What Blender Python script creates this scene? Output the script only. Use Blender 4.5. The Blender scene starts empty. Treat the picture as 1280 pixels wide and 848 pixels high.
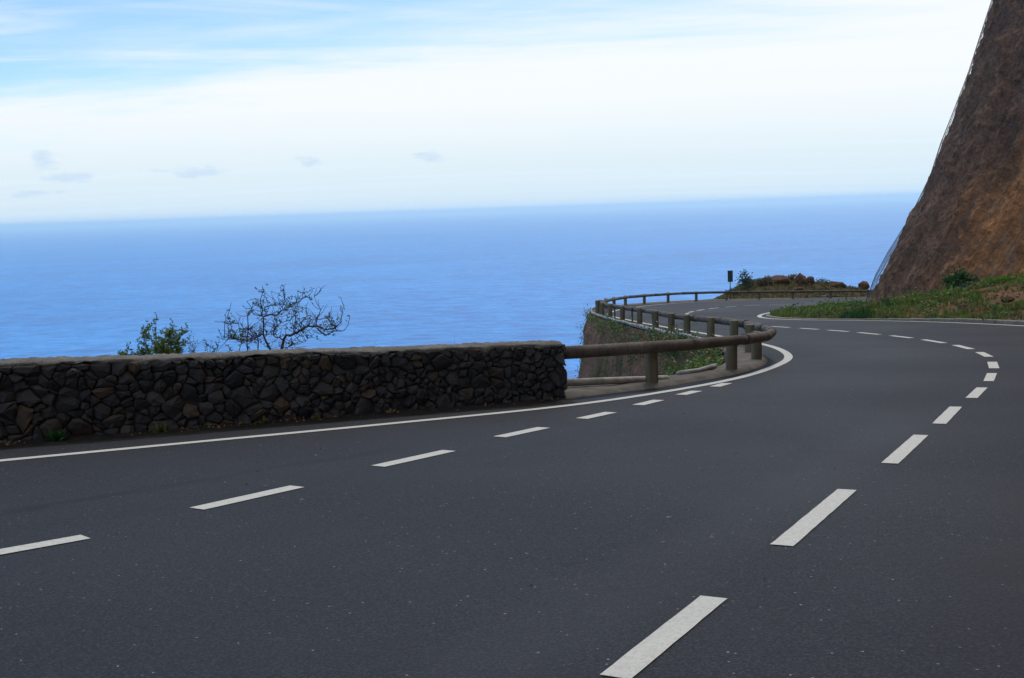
import bpy, bmesh, math, random
import numpy as np
from math import sin, cos, pi, radians, sqrt, atan2, hypot
from mathutils import Vector, Matrix
from mathutils.geometry import delaunay_2d_cdt

scene = bpy.context.scene
col = scene.collection
random.seed(7)
rng = np.random.default_rng(11)

# ------------------------------------------------------------------ camera
CAM_H = 1.70
cam_d = bpy.data.cameras.new('camera')
cam = bpy.data.objects.new('camera', cam_d)
col.objects.link(cam)
cam.location = (0, 0, CAM_H)
cam.matrix_world = Matrix.Translation((0, 0, CAM_H)) @ Matrix.Rotation(radians(90 - 6.6), 4, 'X') @ Matrix.Rotation(radians(-1.96), 4, 'Z')
cam_d.sensor_width = 36
cam_d.lens = 36 * 1400 / 1280
cam_d.clip_start = 0.1
cam_d.clip_end = 400000
scene.camera = cam

# ------------------------------------------------------------------ light
SUN_EL, SUN_AZ = radians(56), radians(18)          # azimuth clockwise from +Y
world = bpy.data.worlds.new('World')
scene.world = world
world.use_nodes = True
WN, WL = world.node_tree.nodes, world.node_tree.links
WN.clear()
def wn(t, **k):
    n = WN.new(t)
    for a, b in k.items():
        if a.startswith('i_'): n.inputs[int(a[2:])].default_value = b
        else: setattr(n, a, b)
    return n
def wmath(op, a, b=None, c=None):
    n = WN.new('ShaderNodeMath'); n.operation = op
    for i, v in enumerate((a, b, c)):
        if v is None: continue
        if isinstance(v, (int, float)): n.inputs[i].default_value = v
        else: WL.new(v, n.inputs[i])
    return n.outputs[0]
def wramp(x, lo, hi):
    n = WN.new('ShaderNodeMapRange'); n.interpolation_type = 'SMOOTHSTEP'
    WL.new(x, n.inputs[0]); n.inputs[1].default_value = lo; n.inputs[2].default_value = hi
    return n.outputs[0]
def wmix(f, a, b):
    n = WN.new('ShaderNodeMix'); n.data_type = 'RGBA'
    for s, v in ((0, f), (6, a), (7, b)):
        if isinstance(v, (int, float)): n.inputs[s].default_value = v
        elif isinstance(v, tuple): n.inputs[s].default_value = (*v, 1)
        else: WL.new(v, n.inputs[s])
    return n.outputs[2]
sky = wn('ShaderNodeTexSky', sky_type='NISHITA', sun_disc=False, sun_elevation=SUN_EL, sun_rotation=SUN_AZ,
         altitude=150.0, air_density=1.0, dust_density=0.2, ozone_density=3.0)
tc = wn('ShaderNodeTexCoord')
sep = wn('ShaderNodeSeparateXYZ'); WL.new(tc.outputs['Generated'], sep.inputs[0])
zx, zy, zz = sep.outputs
el = wmath('MULTIPLY', wmath('ARCSINE', zz), 57.2958)          # elevation, degrees
az = wmath('MULTIPLY', wmath('ARCTAN2', zx, zy), 57.2958)      # azimuth, degrees
den = wmath('ADD', wmath('MAXIMUM', zz, 0.0), 0.06)
cx_ = wmath('DIVIDE', zx, den); cy_ = wmath('DIVIDE', zy, den)
cmb = wn('ShaderNodeCombineXYZ'); WL.new(cx_, cmb.inputs[0]); WL.new(cy_, cmb.inputs[1])
def wnoise(vec, scale, detail, rough, sx=1, sy=1, sz=1, off=(0, 0, 0), dist=0.0):
    m = wn('ShaderNodeMapping'); WL.new(vec, m.inputs[0])
    m.inputs['Scale'].default_value = (sx, sy, sz); m.inputs['Location'].default_value = off
    n = wn('ShaderNodeTexNoise'); WL.new(m.outputs[0], n.inputs['Vector'])
    n.inputs['Scale'].default_value = scale; n.inputs['Detail'].default_value = detail
    n.inputs['Roughness'].default_value = rough; n.inputs['Distortion'].default_value = dist
    return n.outputs['Fac']
wob = wnoise(cmb.outputs[0], 0.55, 6, 0.6, 0.45, 1.0, 1, (3.1, 1.7, 0), 0.4)
wisp = wnoise(cmb.outputs[0], 1.5, 8, 0.62, 0.33, 1.15, 1, (8.4, 2.2, 0), 0.8)
# upper edge of the cloud bank: higher to the right
edge = wmath('ADD', 8.3, wmath('MULTIPLY', az, 0.12))
edge = wmath('ADD', edge, wmath('MULTIPLY', wmath('SUBTRACT', wob, 0.5), 9.0))
edge = wmath('ADD', edge, wmath('MULTIPLY', wmath('SUBTRACT', wisp, 0.5), 3.0))
bank = wmath('SUBTRACT', 1.0, wramp(wmath('SUBTRACT', el, edge), -1.6, 2.2))
hi = wramp(wisp, 0.45, 0.75)
hi = wmath('MULTIPLY', wmath('MAXIMUM', hi, wmath('MULTIPLY', wramp(el, 13.0, 34.0), wramp(wisp, 0.25, 0.55))), wmath('ADD', 0.5, wmath('MULTIPLY', wramp(el, 13.0, 34.0), 0.20)))
mask = wmath('MAXIMUM', bank, hi)
cloud_col = wmix(wramp(el, 1.2, 6.0), (5.4, 6.3, 6.75), (6.75, 7.0, 7.15))
# soft streaks inside the bank
streak = wnoise(cmb.outputs[0], 1.2, 5, 0.5, 0.12, 0.9, 1, (1.3, 9.2, 0))
cloud_col = wmix(wmath('MULTIPLY', wramp(streak, 0.45, 0.7), 0.35), cloud_col, (6.0, 6.9, 7.7))
skyv = wmix(1.0, sky.outputs[0], (0.80, 0.92, 1.0)); WN[-1].blend_type = 'MULTIPLY'
base = wmix(mask, skyv, cloud_col)
# a few small grey-blue clouds low over the sea
cv = wn('ShaderNodeCombineXYZ'); WL.new(az, cv.inputs[0]); WL.new(el, cv.inputs[1])
pn = wnoise(cv.outputs[0], 0.9, 6, 0.62, 0.75, 2.0, 1, (2.0, 0.4, 0))
puff = None
for (a0, e0, ra, re) in ((-22.0, 2.95, 1.0, 0.55), (-21.6, 2.2, 1.4, 0.3), (-20.4, 2.15, 0.6, 0.3), (-16.3, 2.3, 1.7, 0.33),
                         (-14.2, 2.4, 0.9, 0.38), (-9.9, 2.7, 0.8, 0.35), (-3.6, 2.8, 1.3, 0.4), (-23.2, 1.5, 2.2, 0.2),
                         (-31.0, 2.4, 2.0, 0.4), (-38.0, 2.8, 1.5, 0.5), (24.0, 2.6, 1.5, 0.4)):
    da = wmath('DIVIDE', wmath('SUBTRACT', az, a0), ra); de = wmath('DIVIDE', wmath('SUBTRACT', el, e0), re)
    r2 = wmath('ADD', wmath('MULTIPLY', da, da), wmath('MULTIPLY', de, de))
    v = wmath('SUBTRACT', 1.0, r2)
    puff = v if puff is None else wmath('MAXIMUM', puff, v)
puff = wmath('ADD', wmath('MAXIMUM', puff, -1.0), wmath('MULTIPLY', wmath('SUBTRACT', pn, 0.55), 5.0))
base = wmix(wmath('MULTIPLY', wramp(puff, -0.1, 1.1), 0.6), base, (4.0, 5.2, 6.6))
bg = wn('ShaderNodeBackground'); WL.new(base, bg.inputs[0]); bg.inputs[1].default_value = 0.10
wo = wn('ShaderNodeOutputWorld'); WL.new(bg.outputs[0], wo.inputs[0])

sl = bpy.data.lights.new('sun', 'SUN'); sl.energy = 1.25; sl.angle = radians(12); sl.color = (1.0, 0.95, 0.88)
so = bpy.data.objects.new('sun', sl); col.objects.link(so)
sdir = Vector((sin(SUN_AZ) * cos(SUN_EL), cos(SUN_AZ) * cos(SUN_EL), sin(SUN_EL)))
so.rotation_euler = sdir.to_track_quat('Z', 'Y').to_euler()
scene.view_settings.view_transform = 'Standard'
scene.view_settings.look = 'None'
scene.view_settings.exposure = 0.5
scene.view_settings.gamma = 1.0

# ------------------------------------------------------------------ helpers
def tag(o, label=None, cat=None, group=None, kind=None):
    if label: o['label'] = label
    if cat: o['category'] = cat
    if group: o['group'] = group
    if kind: o['kind'] = kind
    return o
def mesh_obj(name, verts, faces, mat, parent=None, smooth=False, mats=None, midx=None):
    me = bpy.data.meshes.new(name)
    me.from_pydata([tuple(v) for v in verts], [], [tuple(f) for f in faces])
    if mats:
        for m in mats: me.materials.append(m)
        if midx is not None: me.polygons.foreach_set('material_index', np.array(midx, dtype=np.int32))
    elif mat: me.materials.append(mat)
    if smooth: me.polygons.foreach_set('use_smooth', [True] * len(me.polygons))
    me.update()
    o = bpy.data.objects.new(name, me); col.objects.link(o)
    if parent: o.parent = parent
    return o
def grid_mesh(name, V, mat, parent=None, smooth=True, flip=False, wrap=False):
    """V: array (n, m, 3)"""
    n, m = V.shape[:2]
    idx = np.arange(n * m).reshape(n, m)
    a, b, c, d = idx[:-1, :-1], idx[1:, :-1], idx[1:, 1:], idx[:-1, 1:]
    f = np.stack([a, b, c, d], -1).reshape(-1, 4)
    if flip: f = f[:, ::-1]
    me = bpy.data.meshes.new(name)
    me.vertices.add(n * m); me.vertices.foreach_set('co', V.reshape(-1).astype(np.float32))
    me.loops.add(f.size); me.loops.foreach_set('vertex_index', f.reshape(-1).astype(np.int32))
    me.polygons.add(len(f)); me.polygons.foreach_set('loop_start', np.arange(0, f.size, 4, dtype=np.int32))
    me.polygons.foreach_set('use_smooth', np.full(len(f), smooth))
    me.materials.append(mat); me.update(calc_edges=True); me.validate()
    o = bpy.data.objects.new(name, me); col.objects.link(o)
    if parent: o.parent = parent
    return o
def empty(name, loc=(0, 0, 0), rz=0):
    o = bpy.data.objects.new(name, None); col.objects.link(o)
    o.location = loc; o.rotation_euler = (0, 0, rz); o.empty_display_size = 0.2
    return o

# numpy value noise ---------------------------------------------------------
_perm = rng.permutation(4096)
_vals = rng.random(4096) * 2 - 1
def _h(i, j, k):
    return _vals[_perm[(_perm[(_perm[i & 4095] + j) & 4095] + k) & 4095]]
def vnoise(p):
    p = np.asarray(p, float); i = np.floor(p).astype(int); f = p - i; u = f * f * f * (f * (f * 6 - 15) + 10)
    r = 0
    for dx in (0, 1):
        for dy in (0, 1):
            for dz in (0, 1):
                w = (u[..., 0] if dx else 1 - u[..., 0]) * (u[..., 1] if dy else 1 - u[..., 1]) * (u[..., 2] if dz else 1 - u[..., 2])
                r = r + w * _h(i[..., 0] + dx, i[..., 1] + dy, i[..., 2] + dz)
    return r
def fbm(p, scale, octv=4, rough=0.5, seed=0, ridged=False):
    p = np.asarray(p, float) / scale + seed * 17.3
    a, s, t = 1.0, 0.0, 0.0
    for o in range(octv):
        n = vnoise(p)
        if ridged: n = 1 - 2 * np.abs(n)
        s = s + a * n; t += a; a *= rough; p = p * 2.03 + 5.7
    return s / t

# the road surface: a plane falling away from the camera at 6.6 %, dropping a little more round the far bend
SL = 92 / 1400
def sst(x): x = np.clip(x, 0, 1); return x * x * (3 - 2 * x)
def surf(x, y):
    x = np.asarray(x, float); y = np.asarray(y, float)
    g = 0.5 * (x - 13 + np.sqrt((x - 13) ** 2 + 9))
    return -SL * y - 0.026 * g * sst((y - 55) / 18) 
def catmull(pts, step, closed=False):
    P = [np.array(p, float) for p in pts]
    P = [2 * P[0] - P[1]] + P + [2 * P[-1] - P[-2]]
    out = []
    for i in range(1, len(P) - 2):
        n = max(1, int(np.linalg.norm(P[i + 1][:2] - P[i][:2]) / step + 0.5))
        for k in range(n):
            t = k / n
            out.append(0.5 * ((2 * P[i]) + (-P[i - 1] + P[i + 1]) * t + (2 * P[i - 1] - 5 * P[i] + 4 * P[i + 1] - P[i + 2]) * t * t
                              + (-P[i - 1] + 3 * P[i] - 3 * P[i + 1] + P[i + 2]) * t ** 3))
    out.append(P[-2])
    return np.array(out)
def resample(P, step):
    d = np.r_[0, np.cumsum(np.linalg.norm(np.diff(P[:, :2], axis=0), axis=1))]
    n = max(2, int(d[-1] / step) + 1); s = np.linspace(0, d[-1], n)
    return np.stack([np.interp(s, d, P[:, k]) for k in range(P.shape[1])], 1)
def smooth_poly(P, it=3):
    P = P.copy()
    for _ in range(it): P[1:-1] = 0.25 * P[:-2] + 0.5 * P[1:-1] + 0.25 * P[2:]
    return P
def normals2(P):
    t = np.gradient(P[:, :2], axis=0); t /= np.linalg.norm(t, axis=1, keepdims=True) + 1e-9
    return np.stack([-t[:, 1], t[:, 0]], 1)          # left of travel
def dist_poly(X, Y, P):
    """distance from points to an open polyline, and arclength fraction index of the nearest point"""
    best = np.full(X.shape, 1e18); bi = np.zeros(X.shape)
    for i in range(len(P) - 1):
        ax, ay = P[i][:2]; bx, by = P[i + 1][:2]
        dx, dy = bx - ax, by - ay; L = dx * dx + dy * dy + 1e-12
        t = np.clip(((X - ax) * dx + (Y - ay) * dy) / L, 0, 1)
        d = (X - ax - t * dx) ** 2 + (Y - ay - t * dy) ** 2
        m = d < best; best = np.where(m, d, best); bi = np.where(m, i + t, bi)
    return np.sqrt(best), bi
def inside(X, Y, P):
    c = np.zeros(X.shape, bool); j = len(P) - 1
    for i in range(len(P)):
        xi, yi = P[i][:2]; xj, yj = P[j][:2]
        if yi != yj:
            m = ((yi > Y) != (yj > Y)) & (X < (xj - xi) * (Y - yi) / (yj - yi) + xi)
            c ^= m
        j = i
    return c
def cdt_sheet(name, poly, step, zf, mat, parent=None, smooth=False):
    P = [tuple(p[:2]) for p in poly]; n = len(P)
    xs = [p[0] for p in P]; ys = [p[1] for p in P]
    gx, gy = np.meshgrid(np.arange(min(xs), max(xs), step), np.arange(min(ys), max(ys), step))
    gx = gx + (rng.random(gx.shape) - .5) * step * .3; gy = gy + (rng.random(gy.shape) - .5) * step * .3
    m = inside(gx, gy, P); dd, _ = dist_poly(gx, gy, np.array(P + [P[0]])); m &= dd > step * .35
    pts = [Vector(p) for p in P] + [Vector((a, b)) for a, b in zip(gx[m], gy[m])]
    v, e, f, *_ = delaunay_2d_cdt(pts, [], [list(range(n))], 1, 1e-5)
    V = np.array([(q[0], q[1]) for q in v]); Z = zf(V[:, 0], V[:, 1])
    F = []
    for t in f:
        a, b, c = V[t[0]], V[t[1]], V[t[2]]
        F.append(t if (b[0] - a[0]) * (c[1] - a[1]) - (b[1] - a[1]) * (c[0] - a[0]) > 0 else t[::-1])
    return mesh_obj(name, np.c_[V, Z], F, mat, parent, smooth)
def tube(V, F, pts, radii, sides=6, cap=True):
    pts = [Vector(p) for p in pts]; b0 = len(V); n = len(pts)
    t = (pts[1] - pts[0]).normalized(); up = Vector((0, 0, 1)) if abs(t.z) < .9 else Vector((1, 0, 0))
    u = t.cross(up).normalized()
    for i, p in enumerate(pts):
        t = (pts[min(i + 1, n - 1)] - pts[max(i - 1, 0)]).normalized()
        u = (u - t * u.dot(t)).normalized(); w = t.cross(u)
        r = radii[i] if hasattr(radii, '__len__') else radii
        for k in range(sides):
            a = 2 * pi * k / sides; V.append(p + (u * cos(a) + w * sin(a)) * r)
    for i in range(n - 1):
        for k in range(sides):
            a = b0 + i * sides + k; b = b0 + i * sides + (k + 1) % sides
            F.append((a, b, b + sides, a + sides))
    if cap:
        F.append(tuple(b0 + k for k in range(sides))[::-1]); F.append(tuple(b0 + (n - 1) * sides + k for k in range(sides)))

# ------------------------------------------------------------------ materials
class M:
    def __init__(s, name, rough=0.9, spec=0.3):
        s.m = bpy.data.materials.new(name); s.m.use_nodes = True; s.t = s.m.node_tree; s.N = s.t.nodes; s.L = s.t.links
        s.N.clear(); s.o = s.N.new('ShaderNodeOutputMaterial'); s.b = s.N.new('ShaderNodeBsdfPrincipled')
        s.L.new(s.b.outputs[0], s.o.inputs[0]); s.b.inputs['Roughness'].default_value = rough
        s.b.inputs['Specular IOR Level'].default_value = spec
        s.g = s.N.new('ShaderNodeNewGeometry').outputs['Position']
    def mapv(s, sc=(1, 1, 1), rot=(0, 0, 0), vec=None):
        n = s.N.new('ShaderNodeMapping'); s.L.new(vec or s.g, n.inputs[0]); n.inputs['Scale'].default_value = sc; n.inputs['Rotation'].default_value = rot
        return n.outputs[0]
    def noise(s, scale, detail=5, rough=0.55, vec=None, dist=0.0):
        n = s.N.new('ShaderNodeTexNoise'); s.L.new(vec or s.g, n.inputs['Vector']); n.inputs['Scale'].default_value = scale
        n.inputs['Detail'].default_value = detail; n.inputs['Roughness'].default_value = rough; n.inputs['Distortion'].default_value = dist
        return n.outputs['Fac']
    def vor(s, scale, feature='F1', out='Distance', vec=None, rnd=1.0):
        n = s.N.new('ShaderNodeTexVoronoi'); s.L.new(vec or s.g, n.inputs['Vector']); n.inputs['Scale'].default_value = scale; n.feature = feature
        n.inputs['Randomness'].default_value = rnd
        return n.outputs[out]
    def rampf(s, x, lo, hi, a=0.0, b=1.0, smooth=True):
        n = s.N.new('ShaderNodeMapRange'); n.interpolation_type = 'SMOOTHSTEP' if smooth else 'LINEAR'
        s.L.new(x, n.inputs[0])
        for i, v in enumerate((lo, hi, a, b)): n.inputs[i + 1].default_value = v
        return n.outputs[0]
    def math(s, op, a, b=None):
        n = s.N.new('ShaderNodeMath'); n.operation = op
        for i, v in enumerate((a, b)):
            if v is None: continue
            if isinstance(v, (int, float)): n.inputs[i].default_value = v
            else: s.L.new(v, n.inputs[i])
        return n.outputs[0]
    def mix(s, f, a, b, mode='MIX'):
        n = s.N.new('ShaderNodeMix'); n.data_type = 'RGBA'; n.blend_type = mode
        for k, v in ((0, f), (6, a), (7, b)):
            if isinstance(v, (int, float)): n.inputs[k].default_value = v
            elif isinstance(v, tuple): n.inputs[k].default_value = (*v, 1)
            else: s.L.new(v, n.inputs[k])
        return n.outputs[2]
    def rnd(s):
        return s.N.new('ShaderNodeObjectInfo').outputs['Random']
    def isl(s):
        return s.N.new('ShaderNodeNewGeometry').outputs['Random Per Island']
    def col(s, c):
        if isinstance(c, tuple): s.b.inputs['Base Color'].default_value = (*c, 1)
        else: s.L.new(c, s.b.inputs['Base Color'])
        return s
    def rough(s, x): s.L.new(x, s.b.inputs['Roughness']); return s
    def bump(s, h, strength=0.5, dist=0.02, prev=None):
        n = s.N.new('ShaderNodeBump'); s.L.new(h, n.inputs['Height']); n.inputs['Strength'].default_value = strength; n.inputs['Distance'].default_value = dist
        if prev: s.L.new(prev, n.inputs['Normal'])
        s.L.new(n.outputs[0], s.b.inputs['Normal']); return n.outputs[0]

# asphalt
a = M('asphalt', 0.8, 0.16)
big = a.noise(0.22, 4, 0.5); med = a.noise(1.7, 5, 0.6); fine = a.noise(150, 3, 0.75); grit = a.vor(95, 'F1', 'Color')
sg = a.N.new('ShaderNodeSeparateColor'); a.L.new(grit, sg.inputs[0])
c = a.mix(a.rampf(big, 0.3, 0.7), (0.0150, 0.0170, 0.0240), (0.021, 0.024, 0.033))
c = a.mix(a.rampf(med, 0.35, 0.75, 0, 0.18), c, (0.024, 0.025, 0.029))
grain = a.noise(62, 4, 0.8)
c = a.mix(a.rampf(fine, 0.35, 0.75, 0, 0.5), c, (0.010, 0.011, 0.014))
c = a.mix(a.rampf(grain, 0.51, 0.60, 0, 0.8), c, (0.006, 0.007, 0.009))
c = a.mix(a.rampf(grain, 0.47, 0.38, 0, 0.6), c, (0.056, 0.060, 0.075))
c = a.mix(a.rampf(sg.outputs[0], 0.80, 1.0, 0, 0.35), c, (0.075, 0.075, 0.078))
c = a.mix(a.rampf(sg.outputs[1], 0.9985, 0.9990, 0, 0.8), c, (0.30, 0.28, 0.26))
# dusty dark tar streak running along the outer lane
trk = a.noise(0.9, 3, 0.5, a.mapv((0.28, 1.0, 1), (0, 0, radians(-27))))
c = a.mix(a.rampf(trk, 0.60, 0.70, 0, 0.35), c, (0.020, 0.021, 0.024))
spx = a.N.new('ShaderNodeSeparateXYZ'); a.L.new(a.g, spx.inputs[0])
def line_mask(p, q, w, ext):
    dx, dy = q[0] - p[0], q[1] - p[1]; L_ = hypot(dx, dy); dx /= L_; dy /= L_
    t_ = a.math('ADD', a.math('MULTIPLY', spx.outputs[0], dx), a.math('ADD', a.math('MULTIPLY', spx.outputs[1], dy), -(p[0] * dx + p[1] * dy)))
    n_ = a.math('ADD', a.math('MULTIPLY', spx.outputs[0], -dy), a.math('ADD', a.math('MULTIPLY', spx.outputs[1], dx), p[0] * dy - p[1] * dx))
    n_ = a.math('ADD', n_, a.math('MULTIPLY', a.math('SUBTRACT', a.noise(0.9, 3, .6), .5), .5))
    m_ = a.rampf(a.math('ABSOLUTE', n_), w * .2, w, 1, 0)
    m_ = a.math('MULTIPLY', m_, a.rampf(t_, -ext, .3, 0, 1)); return a.math('MULTIPLY', m_, a.rampf(t_, L_ - .3, L_ + ext, 1, 0))
c = a.mix(a.math('MULTIPLY', line_mask((-4.2, 8.75), (-1.4, 11.4), .16, 1.2), a.rampf(a.noise(3.5, 5, .65), .3, .6, .2, .75)), c, (0.010, 0.010, 0.012))
c = a.mix(a.math('MULTIPLY', line_mask((-3.4, 8.3), (1.2, 12.6), .35, 3), .35), c, (0.016, 0.017, 0.020))
c = a.mix(a.math('MULTIPLY', line_mask((2.2, 5.0), (5.6, 11.0), .5, 3), .30), c, (0.018, 0.019, 0.023))
c = a.mix(a.math('MULTIPLY', line_mask((-0.6, 4.0), (4.2, 12.0), .5, 3), .25), c, (0.042, 0.045, 0.055))
c = a.mix(a.rampf(a.noise(0.5, 6, .65), .52, .70, 0, .35), c, (0.018, 0.019, 0.022))
a.col(c); a.rough(a.rampf(big, 0.3, 0.7, 0.66, 0.78))
a.bump(grain, 0.8, 0.006)
ASPHALT = a.m

a = M('road_paint', 0.7, 0.3)
n1 = a.noise(28, 6, 0.7); n2 = a.vor(120, 'F1', 'Distance'); n3 = a.noise(2.0, 4, 0.6)
c = a.mix(a.rampf(n1, 0.35, 0.7), (0.56, 0.545, 0.49), (0.45, 0.435, 0.385))
c = a.mix(a.rampf(n3, 0.4, 0.7, 0, 0.35), c, (0.46, 0.45, 0.42))
c = a.mix(a.rampf(a.noise(60, 5, 0.75), 0.56, 0.66, 0, 0.6), c, (0.13, 0.13, 0.13))
a.col(c); a.bump(n1, 0.4, 0.004); PAINT = a.m

def stone_mat(name, tones, lich):
    a = M(name, 0.92, 0.25)
    r = a.rnd(); i = a.isl()
    rr = a.math('FRACT', a.math('ADD', r, a.math('MULTIPLY', i, 7.31)))
    ramp = a.N.new('ShaderNodeValToRGB'); ramp.color_ramp.interpolation = 'CONSTANT'; a.L.new(rr, ramp.inputs[0])
    el_ = ramp.color_ramp.elements
    for k, (p, cc) in enumerate(tones):
        e = el_[k] if k < 2 else el_.new(p)
        e.position = p; e.color = (*cc, 1)
    n1 = a.noise(9, 6, 0.65); n2 = a.noise(45, 5, 0.7)
    c = a.mix(a.rampf(n1, 0.3, 0.75, 0.0, 0.65), ramp.outputs[0], a.mix(0.5, ramp.outputs[0], (0.02, 0.02, 0.022)))
    c = a.mix(a.rampf(n2, 0.58, 0.75, 0, 0.5), c, lich)
    a.col(c); b = a.bump(n1, 0.7, 0.03); a.bump(n2, 0.6, 0.008, b)
    return a.m
STONE = stone_mat('basalt_stone', [(0.0, (0.046, 0.044, 0.044)), (0.34, (0.066, 0.060, 0.057)), (0.55, (0.036, 0.035, 0.037)),
                                   (0.70, (0.070, 0.058, 0.050)), (0.80, (0.053, 0.050, 0.051)), (0.95, (0.095, 0.068, 0.048)), (0.99, (0.11, 0.09, 0.07))], (0.17, 0.16, 0.15))
a = M('dark_mortar', 0.95, 0.2); a.col(a.mix(a.noise(20), (0.025, 0.023, 0.021), (0.05, 0.044, 0.038))); MORTAR = a.m
a = M('coping_mortar', 0.93, 0.25)
n1 = a.noise(5, 7, 0.65); n2 = a.noise(38, 5, 0.7)
c = a.mix(a.rampf(n1, 0.35, 0.65), (0.14, 0.128, 0.112), (0.235, 0.218, 0.19)); c = a.mix(a.rampf(n2, 0.46, 0.62, 0, 0.8), c, (0.085, 0.075, 0.066))
c = a.mix(a.rampf(a.noise(1.6, 3), 0.55, 0.7, 0, 0.6), c, (0.15, 0.125, 0.10))
a.col(c); a.bump(n2, 1.0, 0.03); COPING = a.m

def wood_mat(name, c1, c2, c3):
    a = M(name, 0.85, 0.25)
    tcn = a.N.new('ShaderNodeTexCoord').outputs['Object']
    n1 = a.noise(3.0, 5, 0.6); n2 = a.noise(14, 6, 0.7, a.mapv((1, 1, 0.06)) ) if 'post' in name else a.noise(22, 5, 0.7, a.mapv((1, .25, 1.6)))
    c = a.mix(a.rampf(n1, 0.35, 0.7), c1, c2); c = a.mix(a.rampf(n2, 0.45, 0.72, 0, 0.75), c, c3)
    c = a.mix(a.math('MULTIPLY', a.rnd(), 0.35), c, c3)
    a.col(c); a.bump(n2, 0.6, 0.015); return a.m
POSTW = wood_mat('post_wood', (0.165, 0.145, 0.090), (0.205, 0.172, 0.112), (0.075, 0.064, 0.046))
RAILW = wood_mat('rail_wood', (0.095, 0.075, 0.060), (0.165, 0.140, 0.120), (0.042, 0.033, 0.028))
a = M('weathered_grey_wood', 0.85, 0.3); n1 = a.noise(8, 6, 0.7); a.col(a.mix(a.rampf(n1, .3, .7), (0.24, 0.22, 0.19), (0.42, 0.39, 0.35))); a.bump(n1, .5, .01); GREYW = a.m
a = M('pipe_grey', 0.6, 0.4); n1 = a.noise(3, 6, 0.7); a.col(a.mix(a.rampf(n1, .3, .7), (0.20, 0.20, 0.195), (0.32, 0.32, 0.31))); PIPE = a.m
a = M('black_metal', 0.5, 0.4); a.col(a.mix(a.noise(30), (0.012, 0.012, 0.014), (0.03, 0.03, 0.032))); BLACK = a.m
a = M('sign_back', 0.5, 0.4); a.col(a.mix(a.noise(9), (0.035, 0.045, 0.045), (0.05, 0.058, 0.055))); SIGNM = a.m
a = M('wire_steel', 0.45, 0.5); a.col((0.17, 0.17, 0.17)); a.b.inputs['Metallic'].default_value = 0.2; WIRE = a.m

a = M('concrete_edge', 0.92, 0.25)
n1 = a.noise(3.0, 6, 0.65); n2 = a.noise(30, 5, 0.7)
c = a.mix(a.rampf(n1, 0.3, 0.7), (0.080, 0.069, 0.056), (0.145, 0.127, 0.104)); c = a.mix(a.rampf(n2, 0.5, 0.75, 0, 0.7), c, (0.065, 0.056, 0.045))
a.col(c); a.bump(n2, 0.6, 0.01); VERGE = a.m
a = M('kerb_concrete', 0.9, 0.25)
n1 = a.noise(4.0, 6, 0.65); c = a.mix(a.rampf(n1, 0.3, 0.7), (0.20, 0.18, 0.15), (0.31, 0.28, 0.24)); c = a.mix(a.math('MULTIPLY', a.rnd(), .4), c, (0.14, 0.125, 0.105))
a.col(c); a.bump(a.noise(30), 0.5, 0.01); KERB = a.m

a = M('dirt', 0.97, 0.15)
n1 = a.noise(0.5, 6, 0.6); n2 = a.noise(5, 7, 0.7); n3 = a.noise(26, 4, .7)
c = a.mix(a.rampf(n2, 0.3, 0.7), (0.10, 0.052, 0.028), (0.20, 0.10, 0.05)); c = a.mix(a.rampf(n1, 0.45, 0.65, 0, .7), c, (0.085, 0.085, 0.035))
c = a.mix(a.rampf(n3, 0.55, 0.75, 0, .5), c, (0.055, 0.035, 0.025))
a.col(c); b = a.bump(n2, 0.8, 0.08); a.bump(n3, .6, .02, b); DIRT = a.m

a = M('embankment_rock', 0.97, 0.15)
n1 = a.noise(0.7, 5, 0.6); n2 = a.noise(4, 8, 0.72); n3 = a.noise(18, 5, .7)
c = a.mix(a.rampf(n2, 0.32, 0.68), (0.11, 0.058, 0.035), (0.25, 0.135, 0.080))
c = a.mix(a.rampf(n3, 0.5, 0.72, 0, .6), c, (0.33, 0.22, 0.15))
c = a.mix(a.rampf(n1, 0.55, 0.68, 0, .6), c, (0.075, 0.080, 0.03))
a.col(c); b = a.bump(n2, 0.9, 0.12); a.bump(n3, .7, .03, b); EMB = a.m

# cliff rock: brown, streaked down the fall line; warmer on the right
a = M('cliff_rock', 0.96, 0.15)
sv = a.mapv((1.6, 1.6, 0.28), (0, radians(-24), 0))
n1 = a.noise(0.9, 7, 0.65, sv, 0.5); n2 = a.noise(3.2, 8, 0.72); n3 = a.noise(13, 5, .75); n4 = a.noise(0.16, 3, .5)
sp = a.N.new('ShaderNodeSeparateXYZ'); a.L.new(a.g, sp.inputs[0])
warm = a.math('ADD', a.rampf(sp.outputs[1], 51.5, 41.0, 0, 1.1), a.rampf(sp.outputs[2], 12, -3, -0.5, 0.25))
warm = a.rampf(a.math('ADD', warm, a.math('MULTIPLY', a.math('SUBTRACT', n4, 0.5), 1.6)), 0.25, 1.15)
c = a.mix(a.rampf(n2, 0.3, 0.7), (0.100, 0.053, 0.036), (0.260, 0.148, 0.096))
cw = a.mix(a.rampf(n2, 0.3, 0.7), (0.25, 0.095, 0.038), (0.56, 0.250, 0.092))
c = a.mix(warm, c, cw)
c = a.mix(a.rampf(n1, 0.52, 0.74, 0, 0.55), c, (0.085, 0.056, 0.044))
c = a.mix(a.rampf(n1, 0.46, 0.30, 0, 0.55), c, (0.34, 0.235, 0.175))
c = a.mix(a.rampf(a.noise(0.5, 6, .7), 0.50, 0.66, 0, .6), c, (0.075, 0.048, 0.038))
c = a.mix(a.rampf(n3, 0.54, 0.68, 0, .8), c, (0.040, 0.026, 0.020))
c = a.mix(a.rampf(n3, 0.44, 0.33, 0, .55), c, (0.38, 0.24, 0.16))
a.col(c); b = a.bump(n2, 0.9, 0.15); a.bump(n3, .8, .04, b); CLIFF = a.m

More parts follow.
